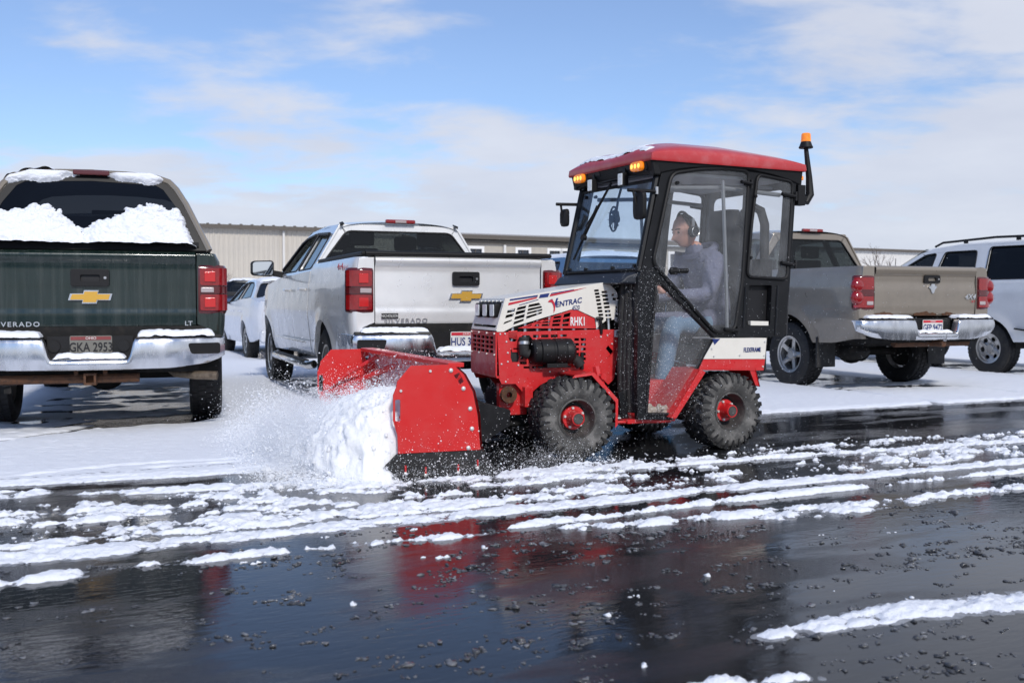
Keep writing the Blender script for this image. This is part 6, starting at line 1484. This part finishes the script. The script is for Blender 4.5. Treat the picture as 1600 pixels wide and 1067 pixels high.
# ------------------------------------------------------------------ snow plow (box type) in front of the tractor
PL, PH = (-.577, 6.864), 203.0
pw = thing('snow_plow', PL, PH, 'bright red box snow plow with two end plates and black rubber edge', 'snow plow')
plate_o = [(.528, .587), (.447, .676), (.19, .677), (.122, .618), (.064, .512), (.034, .37), (.016, .163), (.525, .169), (.529, .276), (.554, .365), (.553, .51), (.533, .558)]
back = [(.000, .150), (.012, .20), (.022, .37), (.052, .512), (.112, .618), (.182, .677)]
for s in (1, -1):
    ep = MB().plate(plate_o, [rpoly([(.541, .482), (.511, .482), (.511, .358), (.541, .358)], .008, 3), [(.184, .612), (.152, .627), (.122, .574), (.143, .557)]], .012, lambda a, b, c: (a, s * 1.03 + c, b)).build('end_plate', M_plow, pw, bevel=.003)
    for q in ((.331, .642), (.509, .533)): MB().cyl((q[0], s * 1.034, q[1]), (q[0], s * 1.044, q[1]), .008, n=8).build('bolt', M_zinc, ep)
    for q in ((.203, .642), (.125, .533), (.083, .412), (.072, .293), (.095, .180)):
        MB().ball((q[0], s * 1.038, q[1]), (.014, .010, .014), 12, 6).build('carriage_bolt', M_zinc, ep)
    mb = MB().box((.153, s * 1.026, .593), (.010, .006, .070), Matrix.Rotation(R(-25), 3, 'Y')).box((.152, s * 1.026, .593), (.05, .006, .010), Matrix.Rotation(R(30), 3, 'Y')); mb.build('cut_out_emblem', M_plow, ep)
    sk = MB().plate([(.60, .100), (.50, .012), (.46, .0), (-.12, .0), (.01, .16), (.53, .166)], (), .03, lambda a, b, c: (a, s * 1.022 + c, b)).build('rubber_skid', M_rubber, pw, bevel=.004)
    for q in ((.483, .075), (.361, .058), (.16, .06), (.037, .08)):
        MB().tube([(q[0], s * 1.042, q[1] - .012), (q[0], s * 1.042, q[1] + .026)], .0055, 6).build('wear_pin', M_plow, sk)
        MB().ball((q[0], s * 1.040, q[1] - .022), (.011, .008, .011), 8, 5).build('pin_head', M_zinc, sk)
    MB().tube([(.60, s * 1.0, .10), (.50, s * 1.0, .012)], .02, 6).build('skid_nose', M_steel, sk)
    MB().tube([(.50, s * 1.01, .37), (.33, s * .93, .50), (.14, s * .80, .63)], .016, 8).build('brace', M_plow, pw)
    MB().tube([(.48, s * 1.01, .345), (.09, s * .45, .585)], .022, 8).build('brace', M_plow, pw)
    MB().box((.055, s * .45, .60), (.03, .07, .07)).build('brace_bracket', M_plow, pw, bevel=.004)
    for zz in (.585, .62): MB().cyl((.07, s * .42, zz), (.09, s * .42, zz), .008, n=8).build('bolt', M_zinc, pw)
mbk = MB().loft([[(x, y, z) for x, z in back] for y in (-1.024, 1.024)], closed=False, cap=False).loft([[(x - .008, y, z) for x, z in back] for y in (-1.024, 1.024)], closed=False, cap=False)
mbk.build('moldboard', M_plow, pw)
MB().box((.165, 0, .672), (.10, 2.05, .028)).build('top_rail', M_plow, pw, bevel=.005)
MB().hexa([(-.03, -1.02, .0), (.03, -1.02, .0), (.03, 1.02, .0), (-.03, 1.02, .0), (-.015, -1.02, .165), (.015, -1.02, .165), (.015, 1.02, .165), (-.015, 1.02, .165)]).build('rubber_edge', M_rubber, pw)
for y in (-.6, -.2, .2, .6):
    MB().plate([(-.01, .18), (-.10, .22), (-.10, .45), (.04, .62), (.012, .37)], (), .012, lambda a, b, c: (a, y + c, b)).build('back_rib', M_plow, pw)
MB().box((-.11, 0, .32), (.06, 1.3, .16)).build('back_beam', M_black, pw, bevel=.01)
# lift arms belong to the plow's hitch
mt = Matrix.LocRotScale((PL[0], PL[1], 0), Matrix.Rotation(R(PH), 3, 'Z').to_quaternion(), None).inverted() @ Matrix.LocRotScale((TFL[0], TFL[1], 0), Matrix.Rotation(R(TFH), 3, 'Z').to_quaternion(), None)
for s in (1, -1):
    MB().plate([(.80, .42), (.60, .385), (.395, .322), (.395, .219), (.585, .115), (.80, .10)], (), .06, lambda a, b, c: (a, s * .36 + c, b)).build('hitch_arm', M_black, pw, mt, .006)
# ------------------------------------------------------------------ churned snow in front of the plow, flying flakes
mplow = Matrix.LocRotScale((PL[0], PL[1], 0), Matrix.Rotation(R(PH), 3, 'Z').to_quaternion(), None)
def to_world(m, P):
    A = np.array(m); return P @ A[:3, :3].T + A[:3, 3]
def mound_h(x, y):
    A = np.interp(y, [-1.25, -1.0, -.5, 0, .4, .75, .90, .97, 1.03, 1.1], [.0, .20, .27, .36, .46, .50, .45, .33, .04, .0])
    fx = np.interp(y, [-1.2, -1.0, -.5, 0, .45, .70, .85, 1.0, 1.1], [.70, .85, .97, 1.03, 1.02, .94, .84, .68, .60]) + .12 * (fbm(y * 3 + 5, y * 0 + 2, 3) - .5)
    x0 = np.minimum(.45, fx - .25)
    t = np.clip((x - x0) / (fx - x0), 0, 1.2)
    S = np.where(x < x0, .72 + .28 * sstep(0, .45, x), np.maximum(0, 1 - t ** 2.0) ** .75)
    return A * S - .02 * (t > 1)
na, nb = 230, 400
X, Y = np.meshgrid(np.linspace(.03, 1.30, na), np.linspace(-1.3, 1.35, nb), indexing='ij')
H = mound_h(X, Y)
H = np.where((np.abs(Y) > .99) & (np.abs(Y) < 1.075) & (X < .56), np.minimum(H, -.02), H)
H = np.where((np.abs(Y) >= 1.03) & (X < .50), -.02, H)
# billows: push the smooth heap out along its normals with 3-D noise
gx, gy = np.gradient(H, X[1, 0] - X[0, 0], Y[0, 1] - Y[0, 0])
gx, gy = np.clip(gx, -3, 3), np.clip(gy, -3, 3)
NN = np.stack([-gx, -gy, np.ones_like(H)], -1); NN /= np.linalg.norm(NN, axis=-1, keepdims=True)
P = np.stack([X, Y, H], -1)
Q = P.reshape(-1, 3)
bil = (.5 - np.abs(fbm3(Q * 5.0, 3) - .5) * 2) * .075 + (fbm3(Q * 11.0 + 7, 4, .6) - .5) * .050 + (fbm3(Q * 45.0, 3, .6) - .5) * .020
wgt = (sstep(0, .10, H) * np.where((np.abs(Y) > .93) & (X < .6), .25, 1)).reshape(-1)
P = (Q + NN.reshape(-1, 3) * (bil * wgt)[:, None]).reshape(P.shape); P[..., 0] = np.maximum(P[..., 0], .03)
idx = np.arange(na * nb).reshape(na, nb)
keep = np.maximum.reduce([H[:-1, :-1], H[1:, :-1], H[1:, 1:], H[:-1, 1:]]) > 0
Fq = np.stack([idx[:-1, :-1], idx[1:, :-1], idx[1:, 1:], idx[:-1, 1:]], -1)[keep]
used = np.unique(Fq); re_ = np.zeros(na * nb, int); re_[used] = np.arange(len(used))
M_powder = mat('powder_snow', (.90, .91, .94), .8, spec=.1, bump=(60, .35, .012))
_b = M_powder.node_tree.nodes['Principled BSDF']; _b.inputs['Subsurface Weight'].default_value = .7; _b.inputs['Subsurface Radius'].default_value = (1, 1, 1); _b.inputs['Subsurface Scale'].default_value = .03
pile = raw('snow_pile', to_world(mplow, P.reshape(-1, 3)[used]), re_[Fq], M_powder)
tag(pile, 'heap of churned white snow rolling in front of the red plow', 'snow', kind='stuff')
OCT_V = np.array([(1, 0, 0), (-1, 0, 0), (0, 1, 0), (0, -1, 0), (0, 0, 1), (0, 0, -1)], float)
OCT_F = np.array([(0, 2, 4), (2, 1, 4), (1, 3, 4), (3, 0, 4), (2, 0, 5), (1, 2, 5), (3, 1, 5), (0, 3, 5)])
def flakes(name, P, s, label, cat_='snow'):
    N = len(P); V = OCT_V[None] * (s[:, None, None] * rng.uniform(.6, 1.4, (N, 6, 1))) + P[:, None, :]
    F_ = (OCT_F[None] + (np.arange(N) * 6)[:, None, None]).reshape(-1, 3)
    o = raw(name, V.reshape(-1, 3), F_, M_flake, smooth=False); return tag(o, label, cat_, kind='stuff')
# powder thrown off the pile
n = 90000
y = rng.uniform(-1.25, 1.05, n); x = .2 + 1.1 * rng.beta(2.2, 1.6, n)
z = np.maximum(mound_h(x, y), 0) + rng.exponential(.032, n) * (1 + 2.0 * sstep(.6, -1.0, y) * rng.random(n))
x = x + rng.exponential(.05, n) * (rng.random(n) < .5)
a_ = (np.abs(np.abs(y) - 1.03) < .02) & (x < .57); z = np.where(a_, .05, z)
P1 = np.stack([x, y, z], -1)
n2 = 60000    # plume blown to the far front side
t = rng.random(n2); y2 = rng.normal(-.05, .34, n2) - .20 * t; x2 = .94 + .26 * rng.normal(0, .5, n2) + .10 * t; z2 = np.abs(rng.normal(.10, .13, n2)) + .22 * rng.beta(1.2, 3, n2)
P2 = np.stack([x2, y2, z2], -1)
n3 = 30000    # powder in front of the moldboard and along the far braces
y3 = rng.uniform(-1.0, .95, n3); x3 = .06 + rng.exponential(.10, n3); z3 = np.maximum(mound_h(x3, y3), .1) + rng.exponential(.07, n3)
P3 = np.stack([np.minimum(x3, .5), y3, np.minimum(z3, .72)], -1)
n4 = 6000     # skirt of spray along the near plate and the front wheel
x4 = rng.uniform(-.9, .62, n4); y4 = 1.06 + rng.exponential(.06, n4); z4 = rng.exponential(.045, n4) * (1 + .8 * (x4 > -.2))
P4 = np.stack([x4, y4, z4], -1)
n8 = 26000    # powder clinging to and curling up the inner face of the moldboard
y8 = rng.uniform(-1.0, .8, n8); z8 = .30 + .37 * rng.beta(1.1, 1.6, n8)
x8 = np.interp(z8, [b_[1] for b_ in back], [b_[0] for b_ in back]) + .012 + rng.exponential(.012, n8)
P8 = np.stack([x8, y8, z8], -1)
PP = np.concatenate([P1, P2, P3, P4, P8]); sz = np.minimum(np.exp(rng.normal(math.log(.0012), .62, len(PP))), .009)
flakes('snow_spray', to_world(mplow, PP), sz, 'powder snow spraying off the pile ahead of the plow')
# spray kicked up beside the front wheel, flakes drifting past the cab
mf = Matrix.LocRotScale((TFL[0], TFL[1], 0), Matrix.Rotation(R(TFH), 3, 'Z').to_quaternion(), None)
mr = Matrix.LocRotScale((TRL[0], TRL[1], 0), Matrix.Rotation(R(TRH), 3, 'Z').to_quaternion(), None)
n5 = 3200; P5 = to_world(mf, np.stack([.12 + .20 * rng.normal(0, .7, n5), .52 + .14 * rng.random(n5), rng.exponential(.06, n5)], -1))
n6 = 2600; P6 = to_world(mr, np.stack([rng.uniform(.55, 1.0, n6), .56 + .5 * rng.random(n6), rng.uniform(.25, 1.28, n6)], -1))
n7 = 2600; P7 = to_world(mr, np.stack([rng.uniform(-1.2, 2.2, n7), .62 + 1.2 * rng.random(n7), .05 + 1.5 * rng.beta(1.2, 2.2, n7)], -1))
PP = np.concatenate([P5, P6, P7]); sz = np.minimum(np.exp(rng.normal(math.log(.0011), .4, len(PP))), .003)
flakes('drifting_flakes', PP, sz, 'fine snowflakes blowing past the side of the tractor')
# snow on the cab roof
lp = local_pt(tr, lambda a, b: ((lambda x, y: (x, y, roofz(x, y) - .002))(-.70 + 1.34 * b, .52 - 1.04 * a)))
def hroof(A, B):
    n = fbm(A * 8 + 5, B * 9 + 3, 5, .6) - .5
    x = -.70 + 1.34 * B; y = .52 - 1.04 * A
    d = -.28 + .55 * np.exp(-((x - .60) / .05) ** 2) + .25 * np.exp(-((np.abs(y) - .15) / .06) ** 2) * (x > .1) + .12 * (x < -.4) * (y > .2) + 1.3 * n - .25 * (np.abs(y) > .46)
    return .014 * np.tanh(d * 4)
snow_on('snow_patch', lp, hroof, 120, 150, 'thin snow on the red roof of the tractor cab')

# airborne powder: a thin cloud of snow dust in front of the plow
def dust(name, c, r, dens, label):
    m = bpy.data.materials.new('snow_dust'); m.use_nodes = True; N, L = m.node_tree.nodes, m.node_tree.links
    N.remove(N['Principled BSDF']); v = N.new('ShaderNodeVolumePrincipled'); v.inputs['Color'].default_value = (.97, .975, .985, 1); v.inputs['Anisotropy'].default_value = .15
    tc = N.new('ShaderNodeTexCoord'); ln = N.new('ShaderNodeVectorMath'); ln.operation = 'LENGTH'; L.new(tc.outputs['Object'], ln.inputs[0])
    fo = N.new('ShaderNodeMapRange'); fo.interpolation_type = 'SMOOTHSTEP'
    for k, q in zip(('From Min', 'From Max', 'To Min', 'To Max'), (.98, .15, 0, 1)): fo.inputs[k].default_value = q
    L.new(ln.outputs['Value'], fo.inputs['Value'])
    nz = N.new('ShaderNodeTexNoise'); nz.inputs['Scale'].default_value = 3.2; nz.inputs['Detail'].default_value = 5; nz.inputs['Roughness'].default_value = .6; L.new(tc.outputs['Object'], nz.inputs['Vector'])
    nr = N.new('ShaderNodeMapRange'); nr.inputs['From Min'].default_value = .38; nr.inputs['From Max'].default_value = .66; L.new(nz.outputs['Fac'], nr.inputs['Value'])
    a = N.new('ShaderNodeMath'); a.operation = 'MULTIPLY'; L.new(fo.outputs[0], a.inputs[0]); L.new(nr.outputs[0], a.inputs[1])
    b = N.new('ShaderNodeMath'); b.operation = 'MULTIPLY'; b.inputs[1].default_value = dens; L.new(a.outputs[0], b.inputs[0]); L.new(b.outputs[0], v.inputs['Density'])
    L.new(v.outputs[0], N['Material Output'].inputs['Volume'])
    o = MB().ball((0, 0, 0), 1.0, 28, 18).build(name, m)
    o.matrix_world = mplow @ Matrix.Translation(c) @ Matrix.Diagonal((*r, 1))
    return tag(o, label, 'snow', kind='stuff')
dust('snow_dust', (.84, .05, .12), (.42, .80, .42), 9.0, 'soft cloud of powder snow billowing ahead of the plow')

# clods tumbling on and ahead of the pile
nc = 620; yc = rng.uniform(-1.0, .98, nc); xc = .35 + .85 * rng.beta(3, 1.5, nc)
zc = np.maximum(mound_h(xc, yc), 0); ok = (zc > .0) | (rng.random(nc) < .5)
PC = to_world(mplow, np.stack([xc, yc, zc], -1)[ok]); sc_ = np.minimum(np.exp(rng.normal(math.log(.013), .5, ok.sum())), .045)
tag(lump_cloud('snow_clods', PC, sc_, M_powder, .8, 1, 0.1), 'loose snow clods rolling down the front of the plowed heap', 'snow', kind='stuff')
